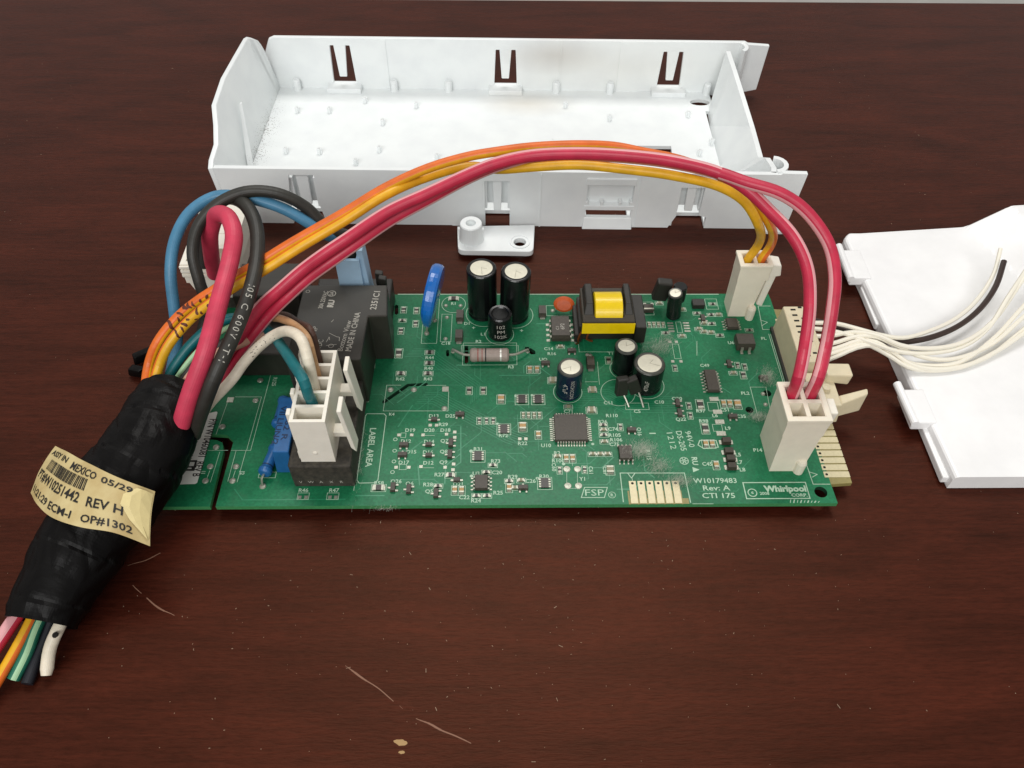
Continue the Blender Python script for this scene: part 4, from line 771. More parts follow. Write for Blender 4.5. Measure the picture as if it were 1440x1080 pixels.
# --- transformer with yellow winding
tr = empty('transformer', (131.5, 67, Z), pcb)
mb = MB(); ol = [(122.9, 59.6), (139.6, 59.6), (139.6, 75.2), (122.9, 75.2)]
mb.prism(ol, 12.6, 17.6, [[(126.8, 61.9), (136.2, 61.9), (136.2, 73.2), (126.8, 73.2)]]); mb.build('ferrite_core', 'ferrite', tr, bevel=.25)
for x0, x1, x2, x3 in ((123.4, 126.6, 124.2, 126.4), (136.6, 139.4, 136.8, 138.6)): MB().hexa([(x0, 62.4, 17.55), (x1, 62.4, 17.55), (x1, 75, 17.55), (x0, 75, 17.55), (x2, 65.5, 20.2), (x3, 65.5, 20.2), (x3, 74.6, 20.2), (x2, 74.6, 20.2)]).build('bobbin_cheek', 'black', tr, bevel=.3)
mb = MB(); mb.lathe([(.01, -4.55), (5.6, -4.55), (6.3, -4.3), (6.35, 4.3), (5.6, 4.55), (.01, 4.55)], (131.4, 67.0, 14.9), 56, T=Matrix.Rotation(math.radians(90), 3, 'Y')); mb.build('winding', 'yellow', tr, sharp=30)
mb = MB(); mb.box(122.8, 139.7, 59.2, 59.7, 12.5, 16.8); mb.build('core_tape', 'yellow', tr)
mb = MB(); mb.box(122.2, 143.2, 62.5, 76.5, Z+1.6, 12.4); mb.box(140.4, 144.0, 60.8, 76.2, Z+1.6, 13.6); mb.box(121.0, 123.4, 62, 76, Z+.8, 9); mb.build('bobbin', 'black', tr, bevel=.3)
mb = MB()
for i in range(4):
    for x in (121.5, 143.6): mb.lathe([(.4, 0), (.4, 3.2), (0, 3.3)], (x, 62.5+3.6*i, Z), 8)
mb.build('pins', 'tin', tr, kind='stuff')
mb = MB(); mb.tube([(123, 61.5, 11), (122, 60.9, 8), (122.4, 61.2, 6), (121.8, 62, Z)], .3, 6); mb.tube([(124, 62.5, 11), (122.6, 61.9, 9), (122.8, 62.4, 6), (121.6, 63, Z)], .3, 6); mb.tube([(126, 63, 10), (125, 62, 7), (127, 62, 6)], .4, 6); mb.build('winding_end', 'copper', tr)

# --- relays
rl = MB(); rl.prism([(33.6, 36.8), (55.6, 37.6), (56.0, 55.4), (61.9, 55.5), (60.6, 69.4), (34.2, 69.4)], Z, 24.6)
re_ = rl.build('power_relay', 'relay', pcb, bevel=.45)
pt = MB(); zt = 24.65
for t, q, h, b, w in (('2351C1', (57.43,62.28,24.6), 1.95, .01, 8.2), ('MADE IN CHINA', (52.07,48.94,24.6), 1.75, .01, 16.2), ('Bottom View', (49.71,47.18,24.6), 1.6, .0, 12.6), ('30A 250VAC', (41.18,62.66,24.6), 1.4, .015, 7.8), ('1A4P', (40.25,48.4,24.6), 1.6, .0, 5.2), ('12VDC', (42.64,42.85,24.6), 1.6, .0, 5.4)):
    pt.text(t, q, h, zt, 84 if q[0] < 50 else 86, 0, b, width=w)
q = (43.49,65.37,24.6); pt.ring(q, 1.25, .22, zt, n=18); pt.text('SA', q, 1.2, zt, 86, 0, .02); q = (43.85,60.9,24.6); pt.text('RU', q, 2.0, zt, 86, 0, .05)
pt.ring((35.85,66.37,24.6), .6, .16, zt, n=12)
for L_ in (((44.62,44.58,24.6), (45.2,46.61,24.6), (45.46,45.44,24.6)), ((44.98,48.23,24.6), (47.54,46.6,24.6)), ((48.38,44.99,24.6), (48.31,46.45,24.6), (47.64,46.66,24.6)), ((44.82,43.13,24.6), (47.72,43.55,24.6)), ((45.02,52.87,24.6), (45.55,53.78,24.6))): pt.ribbon(L_, .16, zt)
q = (46.21,42.98,24.6); pt.ring(q, .75, .16, zt, n=10)
pt.build('relay_print', 'grey_ink', re_, kind='stuff')
mb = MB(); mb.box(12, 33.2, 65, 80.5, Z, 24.0); mb.box(10, 33.0, 48.5, 65.2, Z, 15); o = mb.build('power_relay', 'relay', pcb, bevel=.5); o['label'] = 'dark grey relay half hidden under the wires'
mb = MB(); mb.box(35, 60, 70, 84, Z, 14); o = mb.build('terminal_header', 'black', pcb, bevel=.5)
for (x, y) in ((56.8, 76.5), (58.2, 74.0)):
    mb = MB(); mb.hexa([(x-1, y-1, 13.5), (x+1, y-1, 13.5), (x+1, y+1, 13.5), (x-1, y+1, 13.5), (x-.9, y-1, 24), (x+1.6, y-1, 23.4), (x+1.6, y+1, 23.4), (x-.9, y+1, 24)]); mb.build('latch_hook', 'black', pcb, bevel=.35)
# dusty black header under the white plug
hd = MB(); hd.box(37.4, 54.8, 6.4, 39.5, Z, 14.8); hd.box(36.6, 37.6, 8, 38, Z, 13); hh = hd.build('plug_header', 'header', pcb, bevel=.5)
mb = MB(); 
for i in range(5): mb.text('VWAXR'[i], (39.6+i*2.9, 6.36, 7.6), 1.1, fn=lambda X, Y, i=i: (39.6+i*2.9+X, 6.33, 7.2+Y))
mb.build('header_print', 'grey_ink', pcb)
# blue film capacitor and two blue axial resistors
mb = MB(); mb.hexa([(31.4, 11.3, Z), (36.2, 11.3, Z), (36.2, 31, Z), (31.4, 31, Z), (32.4, 11.0, 15.4), (37.0, 11.0, 15.4), (36.6, 31, 15.4), (31.0, 31, 15.4)]); o = mb.build('film_capacitor', 'bluefilm', pcb, bevel=.3)
mb = MB(); mb.text('0.062 R', (35.1, 21, 15.45), 1.7, None, -92, 0, .02, width=12); mb.text('VII LIUN/2', (32.8, 20.6, 15.45), 1.7, None, -92, 0, .02, width=14); mb.build('capacitor_print', 'bluedark', pcb)
for a, b in (((28.6,9.05,7.2), (30.52,19.06,7.2)), ((29.5,26.15,7.2), (30.01,37.14,7.2))):
    a, b = Vector(a), Vector(b); L_ = (b-a).length; T = (b-a).to_track_quat('Z', 'Y').to_matrix(); k = L_
    mb = MB(); mb.lathe([(0, 0), (1.5, .1), (1.95, .6), (2.0, 1.5), (1.7, 2.2), (1.62, 2.6), (1.62, 3.0), (1.62, k-3), (1.7, k-2.2), (2.0, k-1.5), (1.95, k-.6), (1.5, k-.1), (0, k)], tuple(a), 20, T=T, mats=[0, 0, 0, 0, 0, 1, 0, 0, 0, 0, 0, 0]); mb.build('axial_resistor', ['bluefilm', 'bluedark'], pcb)
    d = (a-b).normalized(); mb = MB(); mb.tube([tuple(a), tuple(a+d*1.6), (a.x+d.x*2.4, a.y+d.y*2.4, Z)], .35, 6); mb.dome((a.x+d.x*2.4, a.y+d.y*2.4), 1.0, Z, .5); mb.build('wire_lead', 'tin', pcb)
# barcode sticker on the board
a, b, c_, d_ = (9.29,34.13,4.6), (9.1,7.6,4.6), (3.04,7.39,4.6), (-.0+.6, 32, Z)
mb = MB(); pl = rnd([a[:2], b[:2], c_[:2], (.8, 31.5)], .8); mb.prism(pl[::-1] if True else pl, Z+.02, Z+.14)
mb.text('P/N W10460081  REV B', (8.48,20.53,4.6), 2.3, Z+.17, -91, 1, .02, width=21); mb.text('13-1 12404', (5.17,19.77,4.6), 1.2, Z+.16, -92, 1, width=7)
c = (5.74,13.91,4.6); mb.rect(c[0]-1.6, c[0]+1.6, c[1]-1.9, c[1]+1.9, Z+.16, 1); mb.rect(c[0]-.8, c[0]+1.0, c[1]-.2, c[1]+1.2, Z+.17, 0); mb.rect(c[0]-1.0, c[0]+.6, c[1]-1.2, c[1]-.8, Z+.17, 0)
for k in range(9): mb.rect(c[0]-4.6+.4*k, c[0]-4.45+.4*k+.12*(k % 3), c[1]-3, c[1]+12, Z+.16, 1) if False else None
mb.build('barcode_sticker', ['sticker', 'ink'], pcb)

# ------------------------------------------------------------------ the wiring harness: taped bundle, wires, plugs, paper tag
har = empty('wiring_harness', (-17.12,-2.41,6)); tag(har, 'wiring harness of coloured wires in black tape with a paper tag, plugged into the board', 'wiring harness')
hp = dict(parent=har)
def grid_plug(name, x0, x1, y0, y1, z0, z1, nx, ny, m, wall=1.0, depth=6.0, taper=(0, 0)):
    # open topped housing: outer shell with a rim, inner dividers and a floor; bottom may be narrower
    ax, bx = taper; mb = MB(); zi = z1-depth
    o = [(x0, y0), (x1, y0), (x1, y1), (x0, y1)]; cells = []
    cw, ch = (x1-x0-wall*(nx+1))/nx, (y1-y0-wall*(ny+1))/ny
    for i in range(nx):
        for j in range(ny):
            a = x0+wall+i*(cw+wall); b = y0+wall+j*(ch+wall); cells.append([(a, b), (a+cw, b), (a+cw, b+ch), (a, b+ch)])
    mb.prism(o, zi, z1, cells)
    mb.hexa([(x0+ax, y0, z0), (x1-bx, y0, z0), (x1-bx, y1, z0), (x0+ax, y1, z0), (x0+ax*.3, y0, zi), (x1-bx*.3, y0, zi), (x1-bx*.3, y1, zi), (x0+ax*.3, y1, zi)])
    return mb
def slab(p, m, nm, par, bevel=.25): return MB().hexa(p).build(nm, m, par, bevel=bevel)
# 1: five way white plug on the dusty header
p1 = empty('plug', (45.7, 20, 14.8), har)
grid_plug('plug', 41.0, 50.5, 8.1, 33.6, 14.6, 33.0, 1, 5, 'white', .95, 9.5).build('housing', 'white', p1)
for y in (10.2, 17.2, 24.2, 31.2): slab([(39.9, y, 22), (41, y, 22), (41, y+2.2, 22), (39.9, y+2.2, 22), (39.9, y, 33.6), (41.1, y, 33.6), (41.1, y+2.2, 33.6), (39.9, y+2.2, 33.6)], 'white', 'key_rib', p1)
slab([(40.2, 9.2, 14.7), (41, 9.2, 14.7), (41, 11, 14.7), (40.2, 11, 14.7), (40.2, 9.2, 18), (41, 9.2, 18), (41, 11, 18), (40.2, 11, 18)], 'white', 'key_rib', p1)
for y in (11.5, 26.0):
    a = MB(); a.hexa([(54.6, y, 16.5), (55.9, y+.3, 14), (55.9, y+4.8, 14), (54.6, y+5.4, 16.5), (53.0, y, 33), (54.3, y, 33), (54.3, y+5.4, 33), (53.0, y+5.4, 33)]); a.box(50.4, 54.4, y+1, y+4.4, 20.4, 22.4); a.build('latch_arm', 'white', p1, bevel=.25)
MB().lathe([(.7, 0), (.55, .3), (0, .45)], (45.6, 8.1, 19), 12, T=Matrix.Rotation(math.radians(90), 3, 'X')).build('moulding_mark', 'white', p1)
# 2: four way natural nylon plug at the lower right of the board
p2 = empty('plug', (180, 17, Z), har)
g = grid_plug('plug', 174.6, 186.0, 11.0, 24.0, Z, 29.2, 2, 2, 'white', 1.25, 7.5, (.6, 1.4)); g.build('housing', 'nylon', p2)
g = MB(); g.prism([(174.1, 10.5), (186.5, 10.5), (186.5, 24.5), (174.1, 24.5)], 28.0, 29.4, [[(175.7, 12.1), (184.9, 12.1), (184.9, 22.9), (175.7, 22.9)]]); g.build('rim', 'nylon', p2, bevel=.25)
slab([(186.0, 14.5, 12), (187.6, 14.5, 12), (187.6, 20, 12), (186.0, 20, 12), (187.4, 14.5, 27.5), (189.6, 14.5, 27.5), (189.6, 20, 27.5), (187.4, 20, 27.5)], 'white', 'latch_arm', p2, .4)
MB().lathe([(1.5, 0), (1.55, 4.5), (1.2, 5.4), (0, 5.6)], (183.6, 11.0, Z), 12).build('locating_peg', 'nylon', p2)
# 3: two way plug at the far right corner
p3 = empty('plug', (178.5, 77, Z), har)
g = grid_plug('plug', 174.2, 184.2, 74.6, 81.8, Z, 27.6, 2, 1, 'white', 1.2, 6.5, (.3, 2.6)); g.build('housing', 'nylon', p3)
g = MB(); g.prism([(173.8, 74.2), (184.5, 74.2), (184.5, 82.2), (173.8, 82.2)], 26.6, 27.8, [[(175.3, 75.8), (183.1, 75.8), (183.1, 80.7), (175.3, 80.7)]]); g.build('rim', 'nylon', p3, bevel=.25)
slab([(183.4, 75.6, 9.0), (185.6, 75.6, 8.2), (185.6, 80, 8.2), (183.4, 80, 9.0), (184.6, 75.6, 26.4), (187.4, 75.6, 25.2), (187.4, 80, 25.2), (184.6, 80, 26.4)], 'white', 'latch_arm', p3, .5)
slab([(184.6, 75.4, 21.6), (188.4, 75.4, 22.4), (188.4, 80.2, 22.4), (184.6, 80.2, 21.6), (184.6, 75.4, 27.4), (187.6, 75.4, 26.8), (187.6, 80.2, 26.8), (184.6, 80.2, 27.4)], 'white', 'latch_tab', p3, .4)
MB().lathe([(1.4, 0), (1.45, 4.6), (1.1, 5.4), (0, 5.6)], (181.6, 73.8, Z), 12).build('locating_peg', 'nylon', p3)
# 4: light blue plug at the back edge
p4 = empty('plug', (49.5, 75, 14), har)
g = grid_plug('plug', 44.8, 52.4, 72.0, 80.5, 13.5, 32.4, 1, 1, 'blueplug', 1.1, 6); g.build('housing', 'blueplug', p4)
slab([(52.2, 73.2, 14), (54.4, 73.2, 14), (54.4, 79, 14), (52.2, 79, 14), (51.6, 73.2, 35.5), (53.6, 73.2, 35.5), (53.6, 79, 35.5), (51.6, 79, 35.5)], 'blueplug', 'latch_arm', p4)
slab([(44.2, 79.4, 30), (52.6, 79.4, 30), (52.6, 81.0, 30), (44.2, 81.0, 30), (44.6, 79.4, 36.2), (52.2, 79.4, 36.2), (52.2, 81.0, 36.2), (44.6, 81.0, 36.2)], 'blueplug', 'back_lip', p4)
# 5: long white plug with ribbed front at the back left
p5 = empty('plug', (0, 82, 12), har)
g = grid_plug('plug', -6.8, 9.2, 77.4, 110, 11.5, 26.2, 1, 4, 'white', 1.6, 8, (3.0, 1)); g.build('housing', 'white', p5)
for z in (21.2, 22.9, 24.6): MB().box(-7.1, 9.5, 76.7, 77.6, z, z+1.15).build('rib', 'white', p5, bevel=.2)
MB().box(-5.8, 8.2, 87, 109, 22.5, 26.0).build('cell_cover', 'white', p5, bevel=.3)
slab([(9.2, 80, 16), (10.6, 80, 16), (10.6, 85, 16), (9.2, 85, 16), (10.4, 80, 26), (11.6, 80, 26), (11.6, 85, 26), (10.4, 85, 26)], 'white', 'latch_arm', p5)
MB().box(-4.5, 8.4, 79.5, 108, .2, 12).build('header', 'header', p5, bevel=.4)

for p_, t_ in ((p1, 'white five-way plug with two latch arms'), (p2, 'off-white four-way plug holding two red wires'), (p3, 'off-white two-way plug holding two yellow wires'), (p4, 'light blue plug'), (p5, 'white plug with a ribbed end')): p_['label'] = t_
def wire(pts, r, mats, stripes=(), roll=0., twist=0., n=24, name='wire', facing=False):
    mb = MB(); mb.tube(pts, r, n, 0, stripes, roll, twist, 1.4, facing=facing); o = mb.build(name, mats, har, sharp=60)
    o['label'] = {'w_red': 'red wire with a pale pink stripe', 'w_redb': 'thick plain red wire bent in a loop', 'w_orange': 'orange wire with a yellow stripe', 'w_yellow': 'yellow wire with an orange stripe', 'w_teal': 'teal wire with a light green stripe', 'w_lgreen': 'light green wire', 'w_green': 'green wire with pale print', 'w_black': 'black wire', 'w_grey': 'dark grey wire', 'w_blue': 'blue wire', 'w_navy': 'navy wire', 'w_white': 'white wire', 'w_tan': 'tan wire', 'w_brown': 'dark brown wire', 'w_pinkish': 'pinkish tan wire'}[mats[0]]
    return o
E1 = (8.65,17.3,24)     # where the wires leave the tape
# red pair with pale stripe: the great arch
wire([(4.7,21.16,14), (9.17,27.97,18), (15.44,36.13,25), (21.84,38.8,33), (28.59,43.79,40), (35.23,46.35,45), (41.46,49.58,49), (47.82,51.55,53), (53.89,54.01,56), (65.31,61.07,60), (76.38,65.42,63), (87.9,70.15,66), (96.1,72.67,68), (105.52,74.61,69), (118.66,74.16,70), (131.95,73.13,70), (145.31,71.86,69), (158.4,69,67), (165.37,64.54,65), (170.62,60.5,62), (177.53,52.21,58), (181.07,45.58,53), (181.53,37.24,47), (180.43,28.99,39), (177.6, 20.6, 36), (177.75, 20.4, 30), (177.75, 20.4, 22.5)], 1.75, ['w_red', 'w_pink'], [(1, (17, 18, 19, 20))], roll=lambda t: .0 if t < .5 else .15*min(1, (t-.5)*4), facing=True)
wire([(6.4,21.38,13), (10.98,28.5,16), (16.53,37.1,22), (23.33,39.92,30), (29.96,44.65,36), (35.89,47.07,41), (41.83,50.13,45), (48.26,52.23,49), (54.36,55.1,52), (65.74,62.64,56), (76.35,68.11,59), (87.67,74.03,62), (96.07,77.02,64), (105.75,79.74,65), (119.26,79.32,66), (132.92,78.27,66), (146.28,75.49,66), (158.4,69,67), (164.96,64.73,67), (173.73,61.26,66), (180.57,57.63,63), (187.08,50.68,57), (188.41,43.2,52), (187.59,36.02,46), (186.59,29.62,38), (182.9, 20.6, 36), (182.8, 20.4, 30), (182.8, 20.4, 22.5)], 1.75, ['w_red', 'w_pink'], [(1, (3, 4, 5))], roll=lambda t: .05 if t < .62 else .05-.65*min(1, (t-.62)*4), facing=True)
# orange and yellow pair, over the tray to the two way plug
ORA = [(1.79,19.16,20), (-5.43,27.87,20.5), (-5.94,35.45,24), (-2.46,39.75,30), (2.56,45,34), (8.76,47.93,38), (14.13,49.49,41), (20.63,52.18,44), (28.71,54.02,48), (37.79,57.59,52), (52.36,64.6,57), (63.97,70.74,61), (75.88,75.67,64), (87.7,78.65,66), (96.09,79.62,67), (105.75,81.73,67), (119.4,82.79,67), (129.91,83.57,66), (137.62,82.54,65), (150.2,80.84,63), (161.64,77.05,60), (170.03,72.56,56), (177.21,70.4,48), (183.2,78.6,32.75), (181.4, 78.2, 27), (181.4, 78.2, 21)]
wire(ORA, lambda t: 1.5-.12*min(1, t*5), ['w_orange', 'w_yellow'], [(1, (0, 1, 2, 3, 4, 5))], roll=lambda t: .35-.5*t, facing=True)
ORB = [(2.72,18.65,20), (-3.24,26.54,20.5), (-2.68,33.9,24.5), (0.84,38.06,30), (5.52,42.13,34), (11.14,44.73,38), (16.4,46.56,41), (22.51,48.92,44), (29.6,51.24,47), (39.1,55.7,51), (52.88,62.36,56), (64.23,68.78,60), (75.51,77.16,60), (87.41,82.38,60), (96.05,79.55,61), (105.75,77.75,63), (119.11,75.92,65), (132.59,73.85,65), (146.14,72.2,64), (159.95,70.93,61), (167.49,69.25,57), (172.25,67.35,51), (179.09,78.6,32.76), (177.0, 78.2, 27), (177, 78.2, 21)]
wire(ORB, lambda t: 1.5-.12*min(1, t*5), ['w_yellow', 'w_orange'], [(1, (17, 18, 19))], roll=lambda t: .3-.6*t, facing=True)
rsb = random.Random(2)
def surface(pts, r):
    P, F = path_frames(pts, .5); L = [0.]
    for i in range(1, len(P)): L.append(L[-1]+(P[i]-P[i-1]).length)
    def f(s, a):
        i = min(max(1, min(range(len(L)), key=lambda k: abs(L[k]-s))), len(P)-2); t = (P[i+1]-P[i-1]).normalized(); p = P[i]+t*(s-L[i])
        n = Vector((97, -123, 204))-p; n = (n-t*n.dot(t)).normalized(); b = n.cross(t); return p+(n*math.cos(a)+b*math.sin(a))*r
    return f, P, L
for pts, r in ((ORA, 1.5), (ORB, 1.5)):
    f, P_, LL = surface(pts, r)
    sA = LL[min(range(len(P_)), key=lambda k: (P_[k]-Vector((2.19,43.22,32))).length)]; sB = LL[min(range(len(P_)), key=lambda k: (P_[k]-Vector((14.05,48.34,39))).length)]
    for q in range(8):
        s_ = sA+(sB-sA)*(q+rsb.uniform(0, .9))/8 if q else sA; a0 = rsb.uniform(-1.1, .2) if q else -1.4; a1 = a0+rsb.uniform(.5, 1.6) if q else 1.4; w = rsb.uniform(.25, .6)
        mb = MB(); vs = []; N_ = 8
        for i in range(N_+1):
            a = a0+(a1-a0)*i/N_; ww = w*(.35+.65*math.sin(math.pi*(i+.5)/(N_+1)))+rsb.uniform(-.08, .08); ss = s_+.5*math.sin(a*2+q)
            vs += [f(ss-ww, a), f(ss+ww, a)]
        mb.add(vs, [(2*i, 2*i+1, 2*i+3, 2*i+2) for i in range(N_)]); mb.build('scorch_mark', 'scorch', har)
# thick red loop into the ribbed plug
wire([(7.75,12.17,22), (13.05,17.31,33), (18.52,24.73,43), (20.91,36.61,49), (21.84,50.4,52), (22.12,57.42,55), (19.46,63.7,56), (14.32,68.78,53), (10.28,69.94,46), (6.47,73.22,34), (3.36,77.59,22)], 2.45, ['w_redb'], n=26)
# black wire with white lettering, looping over the red one
BL = [(10.65,14.37,19), (16.64,16.69,31), (21.24,21.19,39), (25.24,30.79,44), (27.95,40.38,48), (28.22,52.65,50), (26.64,63.6,53), (22.14,72.1,54), (15.59,78.11,52), (8.48,81.8,46), (3.28,79.18,37), (1.56,75.46,27)]
bw = wire(BL, 2.05, ['w_black'], n=26)
mb = MB(); P, F = path_frames(BL[::-1], .5)
L_ = [0.]
for i in range(1, len(P)): L_.append(L_[-1]+(P[i]-P[i-1]).length)
camv = Vector((97.2, -122.8, 204.3))
def onwire(s, v, r=2.17):
    i = min(range(len(L_)), key=lambda k: abs(L_[k]-s)); i = min(max(i, 1), len(P)-2); t = (P[i+1]-P[i-1]).normalized(); p = P[i]+t*(s-L_[i])
    n_ = (camv-p); n_ -= t*n_.dot(t); n_.normalize(); b_ = n_.cross(t); a = v/r
    return tuple(p+(n_*math.cos(a)+b_*math.sin(a))*r)
s0 = L_[min(range(len(P)), key=lambda k: (P[k]-Vector((27.96,42.34,48))).length)]
for ch in '1 0 5 _ C _ 6 0 0 V _ - T - 1':
    if ch == ' ': continue
    if ch == '_': s0 += 1.2; continue
    vs, fs, w, hh = glyphs(ch, .0); k = 1.75/glyphs('H', .0)[3]
    mb.add([onwire(s0+x*k, (y-hh/2)*k) for x, y in vs], fs); s0 += w*k+.6
mb.build('wire_lettering', 'grey_ink', bw, kind='stuff')
# black and blue arch to the blue plug
wire([(4.2,31.77,14), (6,49.47,23), (8.42,54,30), (7.68,56.91,38), (6.73,61.51,45), (8.45,67.33,50), (13.85,72.12,54), (21.95,75.51,56), (30.99,76.16,55), (38.41,76.23,50), (44.75,74.73,42), (49.4, 77, 38), (49.4, 76.4, 32), (49.4, 76.4, 27)], 1.75, ['w_black'])
wire([(3.24,22.48,19), (-1.1,32.6,18), (-1.15,48.02,23), (-0.58,52.12,31), (-0.1,58.27,41), (1.36,65.51,47), (5.18,72.66,51), (12.4,77.48,53), (22.09,76.44,53), (31.46,74.62,51), (39.15,73.52,46), (43.46,73.05,42), (47.2, 76.6, 37), (47.2, 76.2, 32), (47.2, 76.2, 27)], 1.7, ['w_blue'])
# teal with light green stripe, dark grey, pinkish
wire([(3.69,19.92,19), (-1.65,26.42,19), (0.03,34.69,22), (5.97,41.94,27), (14.25,47.03,31), (21.26,48.47,31), (29.17,42.93,31), (36.26,31.58,36), (41.6,22.17,39.5), (45.2,16.03,40.55), (45.7,15.13,35.47), (45.7, 15.9, 33), (45.7, 15.9, 25)], 1.5, ['w_teal', 'w_lgreen'], [(1, (8, 9, 10))], roll=.2, twist=.01)
wire([(3.82,19.41,19), (-0.89,25.1,19), (2.63,31.37,23), (9.51,37.27,29), (17,43.16,32), (23.01,47,31)], .75, ['w_lgreen'])
wire([(0.45,25.37,17), (4.16,31.4,22), (11.23,37.14,27), (20.68,43.72,29), (27.82,47.92,27)], 1.45, ['w_grey'])
wire([(2.46,22.75,18), (6.11,27.57,24), (11.94,32.07,29), (19.52,36.78,31), (27.33,42.74,30)], 1.5, ['w_pinkish'])
WH = [(9.85,15.61,20), (15.49,21.26,25), (21.43,26.19,29), (24.94,30.16,32), (29.25,35.07,34), (33.71,36.08,37), (38.55,33.34,41), (43.39,27.77,43.5), (45.2, 23.4, 41), (45.7, 21.2, 35), (45.7, 20.8, 25)]
wire(WH, 1.5, ['w_white'])
f, P_, LL = surface(WH, 1.53)
sA = LL[min(range(len(P_)), key=lambda k: (P_[k]-Vector((25.91,32.12,31))).length)]; sB = LL[min(range(len(P_)), key=lambda k: (P_[k]-Vector((35.64,37.57,36))).length)]
for q in range(11):
    s_ = sA+(sB-sA)*(q+rsb.uniform(0, .9))/11; a0 = rsb.uniform(-1.0, .5); w = rsb.uniform(.12, .35); l = rsb.uniform(.2, .6); mb = MB()
    w *= 1.7; l *= 1.5; mb.add([f(s_-w, a0), f(s_+w*.3, a0-.1), f(s_+w+.3, a0+l), f(s_+.1, a0+l+.1)], [(0, 1, 2, 3)]); mb.build('scorch_mark', 'ink', har)
wire([(9.35,27.44,16), (18.44,40.82,26), (26.66,47.57,31), (30.63,46.46,33), (38.22,38.97,38), (44.61,29.17,42), (45.5, 26.6, 39), (45.7, 25.8, 32), (45.7, 25.8, 25)], 1.15, ['w_tan'])
wire([(9.31,30.93,15), (20.15,45.53,24), (29.77,51.31,29), (39.49,41.19,36), (44.6, 33.5, 41), (45.6, 31.2, 37), (45.7, 30.7, 31), (45.7, 30.7, 25)], 1.0, ['w_brown'])
# tails of the wires leaving the lower end of the tape
wire([(-23.1,-28.28,9), (-25.18,-34.35,8.5), (-29.09,-44.98,7), (-32.98,-54.5,5)], 1.75, ['w_red', 'w_pink'], [(1, (1, 2, 3, 4, 5, 6))], roll=-1.1)
wire([(-20.85,-30.73,8), (-22.27,-37.81,7), (-24.94,-45.65,5), (-27.81,-53.03,3)], 1.35, ['w_orange', 'w_yellow'], [(1, (0, 1, 2, 3, 4, 5, 6))], roll=-.6)
wire([(-19.46,-30.27,7), (-20.7,-37.03,6), (-21.52,-41.91,4.5), (-23.58,-47.61,2.2)], 1.65, ['w_green', 'w_lgreen'], [(1, (1, 2, 3))], roll=-1.25)
wire([(-17.5,-29.82,6), (-18.52,-36.56,4), (-19.66,-43.26,2.4), (-20.15,-48.64,1.6)], 1.45, ['w_navy'])
wire([(-12.74,-30.79,8), (-14.44,-37.5,7), (-15.74,-41.25,5), (-15.74,-46.86,2.4)], lambda t: 1.55 if t < .985 else 1.2, ['w_white'])
MB().lathe([(.8, 0), (.7, .3), (0, .35)], (-13.68,-39.03,8.4), 10).build('scorch_mark', 'ink', har)
# black tape sleeve
cl = [(2.06,27.95,21), (1.38,18.9,21), (-0.57,8.13,20), (-5.33,-1.72,17.5), (-11.07,-12.39,13.5), (-14.95,-22.65,11.5), (-17.56,-31.5,9.6), (-18.31,-35.85,8.4)]
P, F = path_frames(cl, .8); n = 96; vs = []; fs = []; k = len(P)
def tw(t):
    ks = [(0, 9.6, 8.0), (.1, 11.0, 8.8), (.3, 12.4, 10), (.5, 12.8, 11.2), (.72, 11.6, 9.8), (.9, 10, 8.6), (1, 8.6, 7.6)]
    for (a, w0, h0), (b, w1, h1) in zip(ks, ks[1:]):
        if t <= b: u = (t-a)/(b-a); u = u*u*(3-2*u); return w0+(w1-w0)*u, h0+(h1-h0)*u
    return ks[-1][1:]
for i in range(k):
    t = i/(k-1); w, h = tw(t); w *= .95; nn, bb = F[i]
    for j in range(n):
        a = 2*math.pi*j/n
        e = 1.0
        spiral = (t*5.2+a/6.283*.55+.25*noise.noise((a*.6, 3, 1))) % 1.0     # tape turns overlap
        step = .62*min(1, spiral*22)-.3*spiral
        p = P[i]+nn*(h*math.sin(a))+bb*(w*math.cos(a)); q = noise.noise(p*.11)*.45+noise.noise(p*.3+Vector((9, 2, 5)))*.16
        crease = -max(0, .25-abs(noise.noise(Vector((math.cos(a)*1.6+t*3, math.sin(a)*1.6, t*5)))))*1.5-max(0, .16-abs(noise.noise(Vector((a*.9+4, t*11, 8)))))*1.6*(1-t)
        dd = (nn*math.sin(a)*h+bb*math.cos(a)*w).normalized()*(step+q+crease); v = p+dd
        if v.z < .25: v.z = .25
        vs.append(v)
for i in range(k-1):
    for j in range(n): q = (j+1) % n; fs.append((i*n+j, i*n+q, (i+1)*n+q, (i+1)*n+j))
for base_, s_ in ((0, 1), ((k-1)*n, -1)):      # the ends turn in between the wires
    c = sum((vs[base_+j] for j in range(n)), Vector())/n; ii = len(vs); vs.append(c+F[0][0]*-1+(P[1]-P[0]).normalized()*(2.5*s_))
    for j in range(n): q = (j+1) % n; fs.append((base_+q, base_+j, ii) if s_ > 0 else (base_+j, base_+q, ii))
mb = MB(); mb.add(vs, fs); mb.build('tape_sleeve', 'tape', har, sharp=70)
# shiny ends of tape or clip sticking out behind the orange wires
for q, rx_, rz_ in (((-22.47,59.43,2.4), 3.0, 25), ((-22.34,53.21,2.4), 2.4, -20)):
    mb = MB(); w_ = rx_
    mb.hexa([(q[0]-w_, q[1]-1.9, q[2]-2.2), (q[0]+w_+1.5, q[1]-1.3, q[2]-1.8), (q[0]+w_+1.2, q[1]+1.6, q[2]-1.5), (q[0]-w_*.7, q[1]+1.2, q[2]-2), (q[0]-w_*.6, q[1]-1.5, q[2]+1.4), (q[0]+w_+1, q[1]-1.8, q[2]+2.2), (q[0]+w_+1.4, q[1]+1.3, q[2]+1.9), (q[0]-w_*.9, q[1]+1.7, q[2]+.6)])
    o = mb.build('tape_end', 'tape', har, bevel=.7, origin=q, flat=False); o.rotation_euler = (0, 0, math.radians(rz_))
